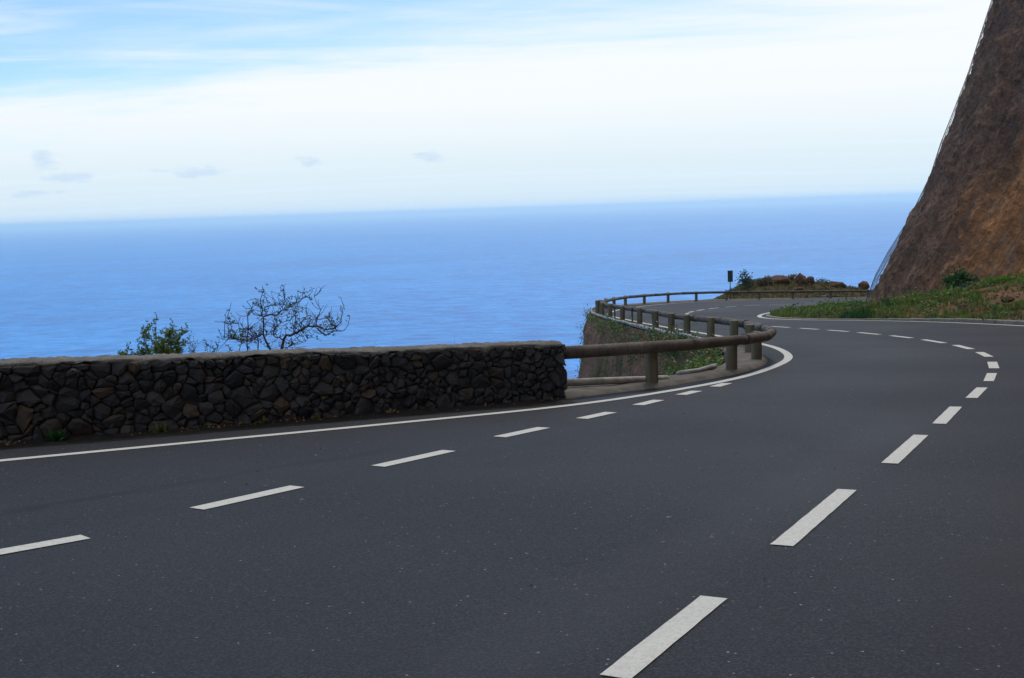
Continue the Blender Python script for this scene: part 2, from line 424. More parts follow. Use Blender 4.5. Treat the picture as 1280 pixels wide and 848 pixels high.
a = M('hillside_scrub', 0.97, 0.1)
n1 = a.noise(0.15, 6, 0.65); n2 = a.noise(1.3, 6, .7)
c = a.mix(a.rampf(n1, .35, .65), (0.09, 0.065, 0.045), (0.05, 0.06, 0.025)); c = a.mix(a.rampf(n2, .4, .7, 0, .7), c, (0.035, 0.03, 0.02))
a.col(c); a.bump(n2, 1, .5); HILL = a.m

def leaf_mat(name, c1, c2, trans=0.0):
    a = M(name, 0.65, 0.3); i = a.isl()
    a.col(a.mix(i, c1, c2))
    if trans:
        t = a.N.new('ShaderNodeBsdfTranslucent'); a.L.new(a.mix(i, c1, c2), t.inputs[0])
        mx = a.N.new('ShaderNodeMixShader'); mx.inputs[0].default_value = trans
        a.L.new(a.b.outputs[0], mx.inputs[1]); a.L.new(t.outputs[0], mx.inputs[2]); a.L.new(mx.outputs[0], a.o.inputs[0])
    return a.m
G1 = leaf_mat('grass_green', (0.065, 0.115, 0.022), (0.15, 0.21, 0.045), .25)
G2 = leaf_mat('grass_fresh', (0.075, 0.18, 0.025), (0.18, 0.30, 0.055), .25)
G3 = leaf_mat('grass_dry', (0.17, 0.13, 0.05), (0.33, 0.26, 0.12), .2)
G4 = leaf_mat('leaf_dark', (0.025, 0.075, 0.022), (0.055, 0.14, 0.04), .2)
G5 = leaf_mat('leaf_bluegreen', (0.045, 0.08, 0.055), (0.09, 0.13, 0.085), .2)
G6 = leaf_mat('leaf_olive', (0.07, 0.085, 0.022), (0.15, 0.16, 0.05), .2)
BARK = leaf_mat('bark', (0.045, 0.032, 0.028), (0.075, 0.055, 0.048))
DEADL = leaf_mat('dead_leaf', (0.20, 0.075, 0.03), (0.32, 0.20, 0.10))
a = M('boulder_rock', 0.95, 0.2); n1 = a.noise(1.6, 7, .7); n2 = a.noise(8, 5, .7)
c = a.mix(a.rampf(n1, .4, .65), (0.17, 0.078, 0.042), (0.060, 0.038, 0.030)); c = a.mix(a.rampf(n2, .46, .62, 0, .85), c, (0.035, 0.028, 0.024))
a.col(c); a.bump(n2, .9, .06); BOULD = a.m

# sea
a = M('sea_water', 0.25, 0.5)
a.b.inputs['IOR'].default_value = 1.333
w0 = a.noise(0.004, 4, 0.6, a.mapv((0.5, 1.0, 1), (0, 0, radians(10)))); w1 = a.noise(0.026, 3, 0.65, a.mapv((0.8, 1.0, 1), (0, 0, radians(10)))); w2 = a.noise(0.10, 3, 0.65, a.mapv((0.9, 1.0, 1), (0, 0, radians(-7))))
pat = a.noise(0.0009, 6, 0.62, a.mapv((0.35, 1.0, 1), (0, 0, radians(8))))
c = a.mix(a.rampf(pat, 0.35, 0.65), (0.004, 0.190, 0.56), (0.008, 0.225, 0.64))
wv = a.math('ADD', a.math('MULTIPLY', w0, .22), a.math('ADD', a.math('MULTIPLY', w1, .5), a.math('MULTIPLY', w2, .28)))
c = a.mix(a.rampf(wv, 0.50, 0.57, 0, .70), c, (0.004, 0.105, 0.42))      # wave shading painted into the water colour: darker blue streaks
c = a.mix(a.rampf(wv, 0.48, 0.41, 0, .6), c, (0.040, 0.32, 0.82))  # paler streaks, the bright side of the same painted wave shading
a.col(c)
a.b.inputs['Roughness'].default_value = 0.38
b = a.bump(w1, 0.6, 8.0); a.bump(w2, 0.6, 2.0, b)
SEA = a.m

# ------------------------------------------------------------------ traced lines in plan (metres)
OUTER = [(-15, 8.3), (-10.2, 9.5), (-7.4, 10.7), (-5.48, 11.68), (-4.03, 12.45), (-2.89, 13.05), (-2.0, 13.5), (-1.3, 13.9), (-0.6, 14.27), (0.12, 14.68), (0.85, 15.17), (1.6, 15.83), (2.53, 16.82),
         (3.35, 17.8), (3.98, 18.75), (4.55, 19.85), (4.99, 20.8), (5.32, 21.6), (5.58, 22.4), (5.82, 23.5), (6.02, 24.9), (6.12, 26.3), (6.1, 28.0), (5.93, 31.0), (5.7, 33.9), (5.5, 36.3), (5.3, 39.0), (5.06, 42.8),
         (4.87, 47.0), (4.74, 50.4), (4.72, 53.0), (4.98, 56.6), (5.46, 59.9), (6.15, 63.2), (7.6, 68.0), (9.2, 71.9), (11.4, 75.6), (14.0, 78.9), (16.9, 81.2), (20.5, 82.8), (25, 84.2), (29.5, 85.0), (36, 85.5), (48, 86)]
INNER = [(1.5, -14), (4.6, -6), (8.2, 3), (11.4, 12), (13.6, 20), (14.6, 26), (14.6, 30), (14.19, 33.0), (13.5, 35.6), (12.6, 37.6), (11.6, 39.2), (10.6, 40.8), (10.05, 42.4), (9.93, 44.0),
         (10.2, 45.9), (10.95, 48.3), (12.0, 50.6), (13.4, 52.4), (15.1, 54.2), (17.5, 56.3), (21, 58.6), (27, 60.8), (36, 62.5), (48, 63)]
EDGE = [(-17, 10.4), (-12, 12.1), (-6.7, 14.5), (-2.0, 16.5), (0.2, 17.35), (0.8, 17.3), (1.64, 17.65), (2.1, 17.95), (2.81, 18.66), (3.38, 19.4), (3.85, 20.4), (4.2, 21.8), (4.5, 23.6), (4.72, 26.0), (4.66, 29.0), (4.46, 31.7), (4.30, 35.0),
        (4.16, 39.05), (4.01, 42.75), (3.92, 48.4), (3.90, 53.3), (4.1, 57.5), (4.55, 62.7), (5.5, 67.5), (6.9, 72.2), (8.6, 75.8), (10.8, 79.2), (13.2, 82.2), (15.5, 86), (17.5, 91.5), (23, 95), (32, 96.5), (48, 97)]
outer = smooth_poly(resample(catmull(OUTER, .3), .3), 6)
inner = smooth_poly(resample(catmull(INNER, .3), .3), 4)
edge_ = resample(catmull(EDGE, .3), .3)

# ------------------------------------------------------------------ road sheet with its painted marks
land = [tuple(p) for p in edge_] + [(60, 97), (60, -35), (-17, -35)]
def thin(P, k): return [P[i] for i in range(0, len(P), k)] + ([P[-1]] if (len(P) - 1) % k else [])
landp = thin([tuple(p) for p in edge_], 2) + [(48, 97), (60, 97), (60, 60), (60, 20), (60, -35), (20, -35), (-17, -35), (-17, -10)]
road = cdt_sheet('road', landp, 1.6, lambda x, y: surf(x, y), ASPHALT)
tag(road, kind='structure')
def ribbon(name, P, w, dz, mat, parent, zf=surf, woff=None, jag=0.0):
    n = normals2(P); a_ = P[:, :2] + n * w / 2; b_ = P[:, :2] - n * w / 2
    if jag:
        a_ = a_ + n * (rng.random((len(P), 1)) - .5) * jag; b_ = b_ + n * (rng.random((len(P), 1)) - .5) * jag
    V = np.stack([np.c_[b_, zf(b_[:, 0], b_[:, 1]) + dz], np.c_[a_, zf(a_[:, 0], a_[:, 1]) + dz]], 1)
    return grid_mesh(name, V, mat, parent, smooth=False)
tag(ribbon('edge_line', resample(outer, .25), 0.165, 0.006, PAINT, road, jag=0.006))
ribbon('edge_line', resample(inner, .25), 0.17, 0.006, PAINT, road, jag=0.006)
def dash(p, q, w, name='lane_dash', bend=None):
    P = resample(np.array([p, q], float), 0.12)
    o = ribbon(name, P, w, 0.006, PAINT, road, jag=0.004)
    return o
CD = [(0.39, 4.58, 1.02, 5.72), (1.64, 6.8, 2.57, 8.52), (3.28, 9.64, 4.15, 11.26), (4.64, 12.05, 5.40, 13.50), (5.95, 14.37, 6.60, 15.58), (7.06, 16.44, 7.64, 17.67), (8.04, 18.51, 8.56, 19.8),
      (9.0, 20.95, 9.34, 22.2), (9.55, 23.1, 9.77, 24.5), (9.84, 25.3, 9.92, 26.8), (9.92, 27.6, 9.86, 28.9), (9.78, 29.6, 9.65, 30.95), (9.55, 31.6, 9.33, 32.8), (9.2, 33.4, 8.95, 34.5), (8.78, 35.2, 8.5, 36.35),
      (8.33, 37.2, 8.1, 38.6), (7.98, 39.6, 7.8, 41.0), (7.7, 42.0, 7.62, 43.4), (7.6, 44.4, 7.62, 45.8), (7.65, 46.9, 7.75, 48.3), (7.82, 49.2, 7.98, 50.6),
      (8.10, 51.5, 8.38, 52.9), (8.58, 53.8, 9.05, 55.4), (9.38, 56.3, 10.0, 57.9), (10.45, 58.9, 11.25, 60.5), (11.75, 61.2, 12.6, 62.4), (13.2, 63.0, 14.3, 64.0), (15.0, 64.5, 16.3, 65.2),
      (17.2, 65.7, 18.6, 66.4), (19.4, 66.7, 20.8, 67.3), (21.7, 67.6, 23.2, 68.0), (24.1, 68.2, 25.6, 68.5), (26.6, 68.7, 28.2, 68.9), (29.2, 69.1, 30.8, 69.2)]
CD = [(-0.80, 2.40, -0.24, 3.44)] + CD
for d in CD: dash(d[:2], d[2:], 0.145 if d[1] < 17 else 0.16)
LD = [(-4.9, 6.15, -4.1, 6.83), (-3.85, 7.05, -3.01, 7.80), (-2.60, 8.60, -1.84, 9.55), (-1.38, 10.4, -0.62, 11.35), (-0.24, 12.15, 0.40, 12.92), (0.76, 13.55, 1.30, 14.2), (1.60, 14.82, 2.08, 15.45),
      (2.35, 15.95, 2.79, 16.52), (3.03, 16.98, 3.44, 17.56)]
for d in LD: dash((d[0] + .08 * .8, d[1] + .08 * .6), (d[2] - .08 * .8, d[3] - .08 * .6), 0.18)

# ------------------------------------------------------------------ verge (concrete edging and dirt behind the line)
def band(name, A, B, step, zA, mat, rows=8, lump=0.02, parent=None, seed=0):
    """sheet between polylines A and B (same travel direction)"""
    n = max(int(np.sum(np.linalg.norm(np.diff(A[:, :2], axis=0), axis=1)) / step), 4)
    def rs(P):
        d = np.r_[0, np.cumsum(np.linalg.norm(np.diff(P[:, :2], axis=0), axis=1))]; s = np.linspace(0, d[-1], n)
        return np.stack([np.interp(s, d, P[:, k]) for k in range(2)], 1)
    A, B = rs(A), rs(B); t = np.linspace(0, 1, rows)[None, :, None]
    XY = A[:, None] * (1 - t) + B[:, None] * t
    Z = surf(XY[..., 0], XY[..., 1]) + zA(t[..., 0] * np.ones(XY.shape[:2]))
    p3 = np.stack([XY[..., 0], XY[..., 1], Z * 0], -1)
    Z = Z + lump * (fbm(p3, .5, 4, .6, seed)) * np.minimum(1, 6 * t[..., 0])
    return grid_mesh(name, np.dstack([XY, Z]), mat, parent)
POSTS = [(2.17, 17.35, .62), (3.82, 19.4, .60), (4.75, 21.62, .60), (5.05, 23.65, .66), (5.17, 25.93, .67), (5.14, 28.75, .65), (4.97, 31.55, .64), (4.88, 34.0, .62), (4.78, 36.9, .63),
         (4.66, 40.5, .65), (4.46, 44.7, .64), (4.30, 48.4, .66), (4.22, 51.6, .66), (4.26, 55.0, .72), (4.75, 59.4, .66), (5.4, 63.5, .66), (6.25, 67.6, .66), (7.35, 71.6, .68), (8.9, 74.4, .70), (10.85, 77.0, .72), (13.3, 80.0, .72),
         (15.9, 82.3, .70), (18.7, 84.0, .68), (21.6, 85.4, .67), (24.8, 86.6, .66), (28.0, 87.4, .65), (31.5, 88.0, .65), (35.2, 88.3, .65), (39, 88.6, .65), (43, 88.8, .65)]
pl = np.array([(p[0], p[1]) for p in POSTS])
fline = resample(catmull([(0.75, 16.2), (1.4, 16.72)] + [tuple(p) for p in pl], .3), .3)
edgeF = np.array([p for p in edge_ if True])
i0 = np.argmin(np.hypot(edge_[:, 0] - 0.8, edge_[:, 1] - 17.3)); i1 = np.argmin(np.hypot(edge_[:, 0] - 13.2, edge_[:, 1] - 82.2))
nl = normals2(fline)
vin = fline[:, :2] - nl * 0.22                     # road side of the fence
vin = np.vstack([[(0.70, 15.86)], vin])
k1 = np.argmin(np.hypot(vin[:, 0] - 13.2, vin[:, 1] - 80))
band('verge', vin[:k1 + 1], edge_[i0:i1 + 1], .15, lambda t: 0.006 + 0.07 * np.clip(t * 7, 0, 1), VERGE, 10, 0.018)['kind'] = 'structure'
# strip of dusty dirt at the foot of the stone wall
WALLF = catmull([(-15.5, 9.9), (-11.0, 11.15), (-8.4, 12.05), (-6.12, 13.0), (-2.9, 14.38), (-0.9, 15.22), (0.70, 15.88)], .2)
WALLF = resample(WALLF, .1)
nw = normals2(WALLF)                               # points away from the road
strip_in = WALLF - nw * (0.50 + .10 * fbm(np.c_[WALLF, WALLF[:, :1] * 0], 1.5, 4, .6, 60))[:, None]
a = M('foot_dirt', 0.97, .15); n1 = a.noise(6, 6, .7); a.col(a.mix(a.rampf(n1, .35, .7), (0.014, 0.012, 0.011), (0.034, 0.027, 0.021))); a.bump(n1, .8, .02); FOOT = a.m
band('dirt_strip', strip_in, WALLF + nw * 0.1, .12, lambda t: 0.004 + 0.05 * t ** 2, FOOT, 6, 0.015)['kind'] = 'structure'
band('wall_ledge', WALLF + nw * 0.35, edge_[:i0 + 1], .3, lambda t: 0.05 - 0.1 * t, DIRT, 6, 0.08)['kind'] = 'structure'

# ------------------------------------------------------------------ embankment below the edge
E2 = resample(edge_, .22); ne = normals2(E2)
ne = smooth_poly(np.c_[ne, ne[:, 0] * 0], 25)[:, :2]; ne /= np.linalg.norm(ne, axis=1, keepdims=True)
hh = np.r_[0, .05, np.linspace(.15, 9, 54)]
XY = E2[:, None, :2] + ne[:, None] * (0.06 + 0.16 * hh[None, :, None])
Z = surf(E2[:, 0], E2[:, 1])[:, None] + 0.05 - hh[None]
P3 = np.dstack([XY, Z])
dsp = 0.35 * fbm(P3, 2.2, 3, .5, 3) + 0.16 * fbm(P3, .6, 4, .6, 4)
fade = np.clip(hh / .8, 0, 1)[None]
P3[..., :2] += ne[:, None] * (dsp * fade)[..., None]
emb = grid_mesh('embankment', P3, EMB, flip=True, smooth=False); emb['kind'] = 'structure'
# hillside falling to the sea
gx, gy = np.meshgrid(np.r_[-420:-60:12, -60:-20:3, -20:30:1.2, 30:120:5, 120:420:15], np.r_[-120:0:8, 0:110:1.6, 110:200:5, 200:480:14], indexing='ij')
land_np = np.array(land)
dd, _ = dist_poly(gx, gy, np.vstack([land_np[::3], land_np[:1]])); ins = inside(gx, gy, land)
s_ = np.where(ins, 0, dd)
p3 = np.stack([gx, gy, gx * 0], -1)
gz = surf(np.clip(gx, -20, 50), np.clip(gy, -35, 97)) - np.where(ins, 6.0, 6.5 + 0.95 * s_) + np.clip(s_ / 8, 0, 1) * 3 * fbm(p3, 14, 5, .55, 9)
gz = np.maximum(gz, -156 + 3 * fbm(p3, 30, 3, .5, 2))
hill = grid_mesh('hillside', np.dstack([gx, gy, gz]), HILL); hill['kind'] = 'structure'

# ------------------------------------------------------------------ sea
SEA_Z = -150
rr_ = np.r_[0, np.geomspace(200, 120000, 30)]; th = np.linspace(0, 2 * pi, 97)
V = np.stack([rr_[:, None] * np.cos(th), rr_[:, None] * np.sin(th), np.full((len(rr_), len(th)), float(SEA_Z))], -1)
sea = grid_mesh('sea', V, SEA); sea['kind'] = 'structure'

# ------------------------------------------------------------------ cliff
CB = [(-12, -44, 1, -.3), (-2, -30, .9, -.4), (6, -18, .95, -.3), (12, -8, .97, -.2), (16, 2, 1, -.1), (19, 12, 1, 0), (21, 22, 1, 0.0), (21.2, 31, 1, 0.0), (20.4, 37, 1, 0.0), (19.3, 42, 1, 0), (18.0, 46.2, 1, 0), (17.0, 49.6, 1, 0),
      (16.75, 51.3, 1, -.02), (17.1, 53.2, 1, -.06), (18.6, 55.5, .98, -.15), (22, 58, .95, -.25), (28, 60.3, .92, -.33), (38, 62, .9, -.4), (60, 62, .85, -.5)]
cb = catmull(CB, .1)
# finer spacing where the cliff is in view
d_ = np.r_[0, np.cumsum(np.linalg.norm(np.diff(cb[:, :2], axis=0), axis=1))]
s = []; x = 0.0
while x < d_[-1]:
    y_ = np.interp(x, d_, cb[:, 1]); s.append(x)
    X_ = np.interp(x, d_, cb[:, 0])
    x += 0.085 if (38 < y_ < 55.6 and X_ < 21) else (0.5 if 30 < y_ < 60 else 1.2)
s = np.array(s); cbr = np.stack([np.interp(s, d_, cb[:, k]) for k in range(4)], 1)
hs = np.r_[-1.2, -.4, np.arange(0, 19, .095), np.arange(19, 46, .9)]
prof_h = [-2, 0, 1, 3, 5.4, 10, 14, 25, 46]; prof_r = [-1.0, -.05, 0.42, 1.4, 2.6, 4.3, 5.55, 9.4, 18]
rt = np.interp(hs, prof_h, prof_r)
nr = len(hs)
dirn = cbr[:, 2:4] / np.linalg.norm(cbr[:, 2:4], axis=1, keepdims=True)
XY = cbr[:, None, :2] + dirn[:, None] * rt[None, :, None]
Zb = surf(cbr[:, 0], cbr[:, 1])
Z = Zb[:, None] + hs[None] + 0 * XY[..., 0]
C3 = np.dstack([XY, Z])
# frame along the slope for streak noise
q = np.stack([C3[..., 1] + 0.3 * C3[..., 0], rt[None] * .30 + 0 * Z, Z * 0.22], -1)
dsp = 0.30 * fbm(C3, 4.5, 3, .5, 5) + 0.20 * fbm(q, 1.0, 4, .55, 6, True) + 0.10 * fbm(C3, 1.0, 3, .6, 7) + 0.17 * fbm(C3, .42, 4, .7, 8)
nrm = np.stack([-dirn[:, 0] * .88, -dirn[:, 1] * .88, dirn[:, 0] * 0 + .47], -1)
amp = np.where(hs < 0, .3, np.clip(.35 + hs / 2, 0, 1))
C3s = C3 + nrm[:, None] * 0.0
C3 = C3 + nrm[:, None] * ((dsp - 0.05) * amp[None])[..., None]
# plateau behind the top edge
top = []
for r_, h_ in ((6, 3), (16, 6), (40, 9), (80, 10)):
    t3 = C3[:, -1].copy(); t3[:, :2] += dirn * r_; t3[:, 2] += h_; top.append(t3[:, None])
C3 = np.concatenate([C3] + top, 1)
cliff = grid_mesh('cliff', C3, CLIFF, smooth=False); cliff['kind'] = 'structure'

# rockfall netting hung over the face, standing proud of it where the face is hollow
V, F = [], []
def smooth_surf(sidx, h): # point on the undisplaced face pushed outwards
    b = cbr[sidx]; r = np.interp(h, prof_h, prof_r)
    bul = 0.05 + 0.30 * math.exp(-((h - 1.6) / 1.9) ** 2) + 0.10 * math.exp(-((h - 8.0) / 1.2) ** 2)
    dn = dirn[sidx]
    return Vector((b[0] + dn[0] * r - dn[0] * .88 * bul, b[1] + dn[1] * r - dn[1] * .88 * bul, Zb[sidx] + h + .47 * bul))
cand = [i for i in range(len(cbr)) if 36 < cbr[i][1] < 55.4 and cbr[i][0] < 21.5]
acc = -1; cols_ = []
for i in cand:
    if s[i] - acc > 0.42: cols_.append(i); acc = s[i]
anch = [-0.1, 1.2, 2.6, 4.2, 6.0, 7.6, 9.0, 10.8, 12.6, 14.5, 16.5, 18.8]
wire_v, wire_f = [], []
nodes = {}
for ci, i in enumerate(cols_):
    pts = []
    for k, h in enumerate(anch):
        p = smooth_surf(min(i + random.randint(-1, 1), len(cbr) - 1), h + random.uniform(-.15, .15)); nodes[(ci, k)] = p; pts.append(p)
    tube(wire_v, wire_f, pts, 0.011, 3, False)
for k in range(0, len(anch)):
    pts = [nodes[(c, k)] for c in range(len(cols_))]
    tube(wire_v, wire_f, pts, 0.005, 3, False)
for ci in range(len(cols_) - 1):
    for k in range(len(anch) - 1):
        a0, a1, b0, b1 = nodes[(ci, k)], nodes[(ci, k + 1)], nodes[(ci + 1, k)], nodes[(ci + 1, k + 1)]
        for j in range(6):
            t0, t1 = j / 6, (j + 1) / 6
            tube(wire_v, wire_f, [a0.lerp(a1, t0), b0.lerp(b1, t1)], 0.0022, 3, False)
            tube(wire_v, wire_f, [a0.lerp(a1, t1), b0.lerp(b1, t0)], 0.0022, 3, False)
net = mesh_obj('rockfall_net', wire_v, wire_f, WIRE)
tag(net, 'thin steel wire rockfall netting hung over the brown cliff face', 'netting')

# ------------------------------------------------------------------ ground between kerb and cliff
inn = inner[(inner[:, 1] > -8)]
ni = normals2(inn)                     # left of travel = road side on the near leg
kin = inn - ni * 0.33
kin = smooth_poly(kin, 8)
cliffline = [tuple(p[:2] + dirn[i] * 1.2) for i, p in enumerate(cbr) if p[1] > -9 and p[0] < 48][::6]
cl_line = np.array([tuple(p[:2]) for p in cbr if p[1] > -9])[::5]
def talus(x, y):
    x = np.asarray(x, float); y = np.asarray(y, float)
    dk, _ = dist_poly(x, y, kin[::3]); p = np.stack([x, y, 0 * x], -1)
    w = sst((48.5 - y) / 13)
    rise = (0.03 + 0.27 * w) * np.maximum(0, dk - 1.3 + .8 * w)
    rise = np.minimum(rise, .08 + 1.75 * w)
    return surf(x, y) + 0.03 + 0.08 * np.clip((39 - y) / 5, 0, 1) + rise + 0.10 * np.clip(dk, 0, 1) * fbm(p, 1.4, 4, .6, 12) * (1 + 1.5 * w)
tp = thin([tuple(p) for p in kin], 3)
tp2 = [p for p in tp if p[0] < 40] 
poly = tp2 + [(40, 60)] + [p for p in cliffline[::-1] if p[0] < 39]
gr = cdt_sheet('roadside_ground', poly, 0.7, talus, DIRT, smooth=True); gr['kind'] = 'structure'
# kerb stones
kerb = empty('kerb', (float(kin[60][0]), float(kin[60][1]), 0)); kerb['kind'] = 'structure'
kr = resample(kin[(kin[:, 1] > 22) & (kin[:, 0] < 22)], 0.1); nk = normals2(kr)
i = 0; kc = 0
L0 = Vector(kerb.location)
while i + 10 < len(kr):
    A, B = kr[i], kr[i + 10]; n = (nk[i] + nk[i + 10]) / 2
    g = 0.006; t = (B - A) / np.linalg.norm(B - A); A2, B2 = A + t * g, B - t * g
    dz = random.uniform(-.008, .008); hgt = .045 + .08 * min(1, max(0, (39 - A[1]) / 5)) + dz * .5
    V = []
    for P_ in (A2, B2):
        for off, z in ((0.07, -.05), (0.065, hgt - .02), (0.045, hgt), (-0.07, hgt), (-0.075, -.05)):
            w_ = P_ + n * off; V.append((w_[0] - L0[0], w_[1] - L0[1], float(surf(w_[0], w_[1])) + z - L0[2]))
    F = [(k, k + 5, k + 6, k + 1) for k in range(4)] + [(0, 1, 2, 3, 4), (9, 8, 7, 6, 5)]
    mesh_obj('kerb_stone', V, F, KERB, kerb); i += 10; kc += 1

# ------------------------------------------------------------------ plants
def blades(name, pts, zf, hfun, mats, mi, wid=0.018, lean=.45):
    """grass tufts: pts (n,2), several blades each"""
    V, F, I = [], [], []
    for (x, y), m_ in zip(pts, mi):
        z0 = float(zf(x, y)) - .01; h = hfun(x, y)
        for k in range(random.randint(3, 5)):
            a_ = random.uniform(0, 2 * pi); ln = random.uniform(.1, lean) * h; hb = h * random.uniform(.6, 1.15)
            ox, oy = random.gauss(0, .03), random.gauss(0, .03); w = wid * random.uniform(.7, 1.4)
            px_, py_ = -sin(a_) * w, cos(a_) * w; b = len(V)
            V += [(x + ox - px_, y + oy - py_, z0), (x + ox + px_, y + oy + py_, z0),
                  (x + ox + cos(a_) * ln * .4 + px_ * .7, y + oy + sin(a_) * ln * .4 + py_ * .7, z0 + hb * .6), (x + ox + cos(a_) * ln, y + oy + sin(a_) * ln, z0 + hb)]
            F += [(b, b + 1, b + 2), (b, b + 2, b + 3)]; I += [m_, m_]
    o = mesh_obj(name, V, F, None, mats=mats, midx=I); return o
def leaf(V, F, p, size, rnd_=random, elong=1.6, up=0.3):
    d = Vector((rnd_.gauss(0, 1), rnd_.gauss(0, 1), rnd_.gauss(up, .8))).normalized()
    s_ = d.cross(Vector((rnd_.gauss(0, 1), rnd_.gauss(0, 1), rnd_.gauss(0, 1)))).normalized()
    b = len(V); p = Vector(p)
    V += [p, p + d * size * .5 * elong + s_ * size * .42, p + d * size * elong, p + d * size * .5 * elong - s_ * size * .42]
    F += [(b, b + 1, b + 2, b + 3)]
def crown(name, c, rad, n, size, mat, parent, nb=14, seed=0, elong=1.6, sink=.3):
    """uneven crown: leaves gathered in clumps of different size"""
    R = random.Random(seed); V, F = [], []
    clumps = []
    for _ in range(nb):
        u = Vector((R.gauss(0, 1), R.gauss(0, 1), abs(R.gauss(0, 1)) - sink)).normalized() * R.uniform(.15, 1.0)
        clumps.append((Vector((u.x * rad[0], u.y * rad[1], u.z * rad[2])), R.uniform(.22, .45)))
    for k in range(n):
        q, r = R.choice(clumps)
        p = Vector(c) + q + Vector((R.gauss(0, rad[0] * r * .6), R.gauss(0, rad[1] * r * .6), R.gauss(0, rad[2] * r * .6)))
        leaf(V, F, p, size * R.uniform(.6, 1.4), R, elong)
    return mesh_obj(name, V, F, mat, parent), clumps
def shrub(name, loc, rad, n, size, mat, label, group=None, seed=0, nb=30, cat='shrub', stems=7, elong=1.6, off=None):
    t = empty(name, loc); tag(t, label, cat, group)
    c = (0, 0, rad[2] * .5)
    o, cl = crown('foliage', c, rad, n, size, mat, t, nb, seed, elong)
    R = random.Random(seed + 5); V, F = [], []
    for q, r in cl[:stems]:
        tip = Vector(c) + q; mid = tip * .5 + Vector((R.uniform(-.1, .1) * rad[0], R.uniform(-.1, .1) * rad[1], -.05 * rad[2]))
        rr = max(.006, .02 * rad[2]); tube(V, F, [(0, 0, -.1), mid, tip], [rr * 1.3, rr, rr * .4], 4)
    mesh_obj('stem', V, F, BARK, t)
    return t

# grass on the median and along the cliff foot
pts, mi = [], []
pk = np.array(poly)
N = 60000
X = rng.uniform(9.5, 22, N); Y = rng.uniform(27, 55.5, N)
ok = inside(X, Y, [tuple(p) for p in pk]); X, Y = X[ok], Y[ok]
dk, _ = dist_poly(X, Y, kin[::3]); dc, _ = dist_poly(X, Y, cl_line)
cn = fbm(np.stack([X, Y, 0 * X], -1), 1.6, 4, .6, 21); cn2 = fbm(np.stack([X, Y, 0 * X], -1), .7, 3, .6, 22)
# barer, redder ground to the right and up the slope
bare = np.clip((42.5 - Y) / 4.5, 0, 1) * np.clip((dk - .8) / 1.5, 0, 1) * .42
tip_bare = np.clip((43.5 - Y) / 3, 0, 1) * np.clip((12.2 - X) / 1.5, 0, 1) * .9 + ((dk < .28) & (X < 11.3)) * 1.0
keep = rng.random(len(X)) < np.clip(.78 + cn * .9 - bare, 0, 1) * np.clip(1.25 - tip_bare, 0, 1) * (dk > .1)
X, Y, cn, cn2, dk, dc = X[keep], Y[keep], cn[keep], cn2[keep], dk[keep], dc[keep]
sel = rng.permutation(len(X))[:26000]
X, Y, cn, cn2, dk = X[sel], Y[sel], cn[sel], cn2[sel], dk[sel]
ZT = talus(X, Y); zt = {}
for x, y, z in zip(X, Y, ZT): zt[(x, y)] = z
mi = np.where(cn2 > .22, 1, np.where(cn < -.12, 2, 0)); mi = np.where((rng.random(len(X)) < .22), 2, mi); mi = np.where((cn > .3), 3, mi)
hmap = {}
for x, y, c1, m_ in zip(X, Y, cn, mi): hmap[(x, y)] = max(.07, (.15 + .16 * c1) * random.uniform(.6, 1.2) * (1.2 if m_ == 3 else 1))
g_ = blades('grass', list(zip(X, Y)), lambda x, y: zt[(x, y)], lambda x, y: hmap[(x, y)], [G1, G2, G3, G4], mi, wid=.02)
tag(g_, 'green and dry grass covering the bank at the foot of the cliff', 'grass', kind='stuff')
# leafy weeds among it, low clumps
V, F, I = [], [], []
for k in range(330):
    j = random.randrange(len(X)); x, y, z = X[j], Y[j], ZT[j]
    m_ = random.choice([0, 0, 1, 2, 3]); r = random.uniform(.1, .28)
    for q in range(random.randint(25, 60)):
        leaf(V, F, (x + random.gauss(0, r), y + random.gauss(0, r), z + abs(random.gauss(0, r * .6))), random.uniform(.04, .09)); I.append(m_)
tag(mesh_obj('weeds', V, F, None, mats=[G2, G4, G5, G1], midx=I), 'low leafy green weeds scattered through the grass by the cliff', 'weeds', kind='stuff')
def tz(x, y): return float(talus(np.array([x]), np.array([y]))[0])
shrub('shrub', (17.6, 43.5, tz(17.6, 43.5) - .1), (.60, .55, .72), 2000, .085, G4, 'dark green leafy bush at the foot of the brown cliff', seed=3)
shrub('shrub', (18.2, 45.0, tz(18.2, 45.0)), (.5, .4, .42), 700, .06, G6, 'grey-green bush behind the dark leafy bush under the cliff', seed=4)
shrub('shrub', (18.2, 41.4, tz(18.2, 41.4)), (.75, .5, .20), 700, .07, G2, 'bright green low shrub on the red soil slope right of the rocks', seed=6, elong=2.2)
shrub('shrub', (16.9, 41.9, tz(16.9, 41.9)), (.35, .35, .20), 420, .06, G5, 'small blue-green shrub below the dark leafy bush near the kerb', seed=8)
shrub('shrub', (11.75, 44.6, tz(11.75, 44.6)), (.30, .25, .13), 300, .05, G2, 'small bright green weed clump near the tip of the grass median', seed=9)

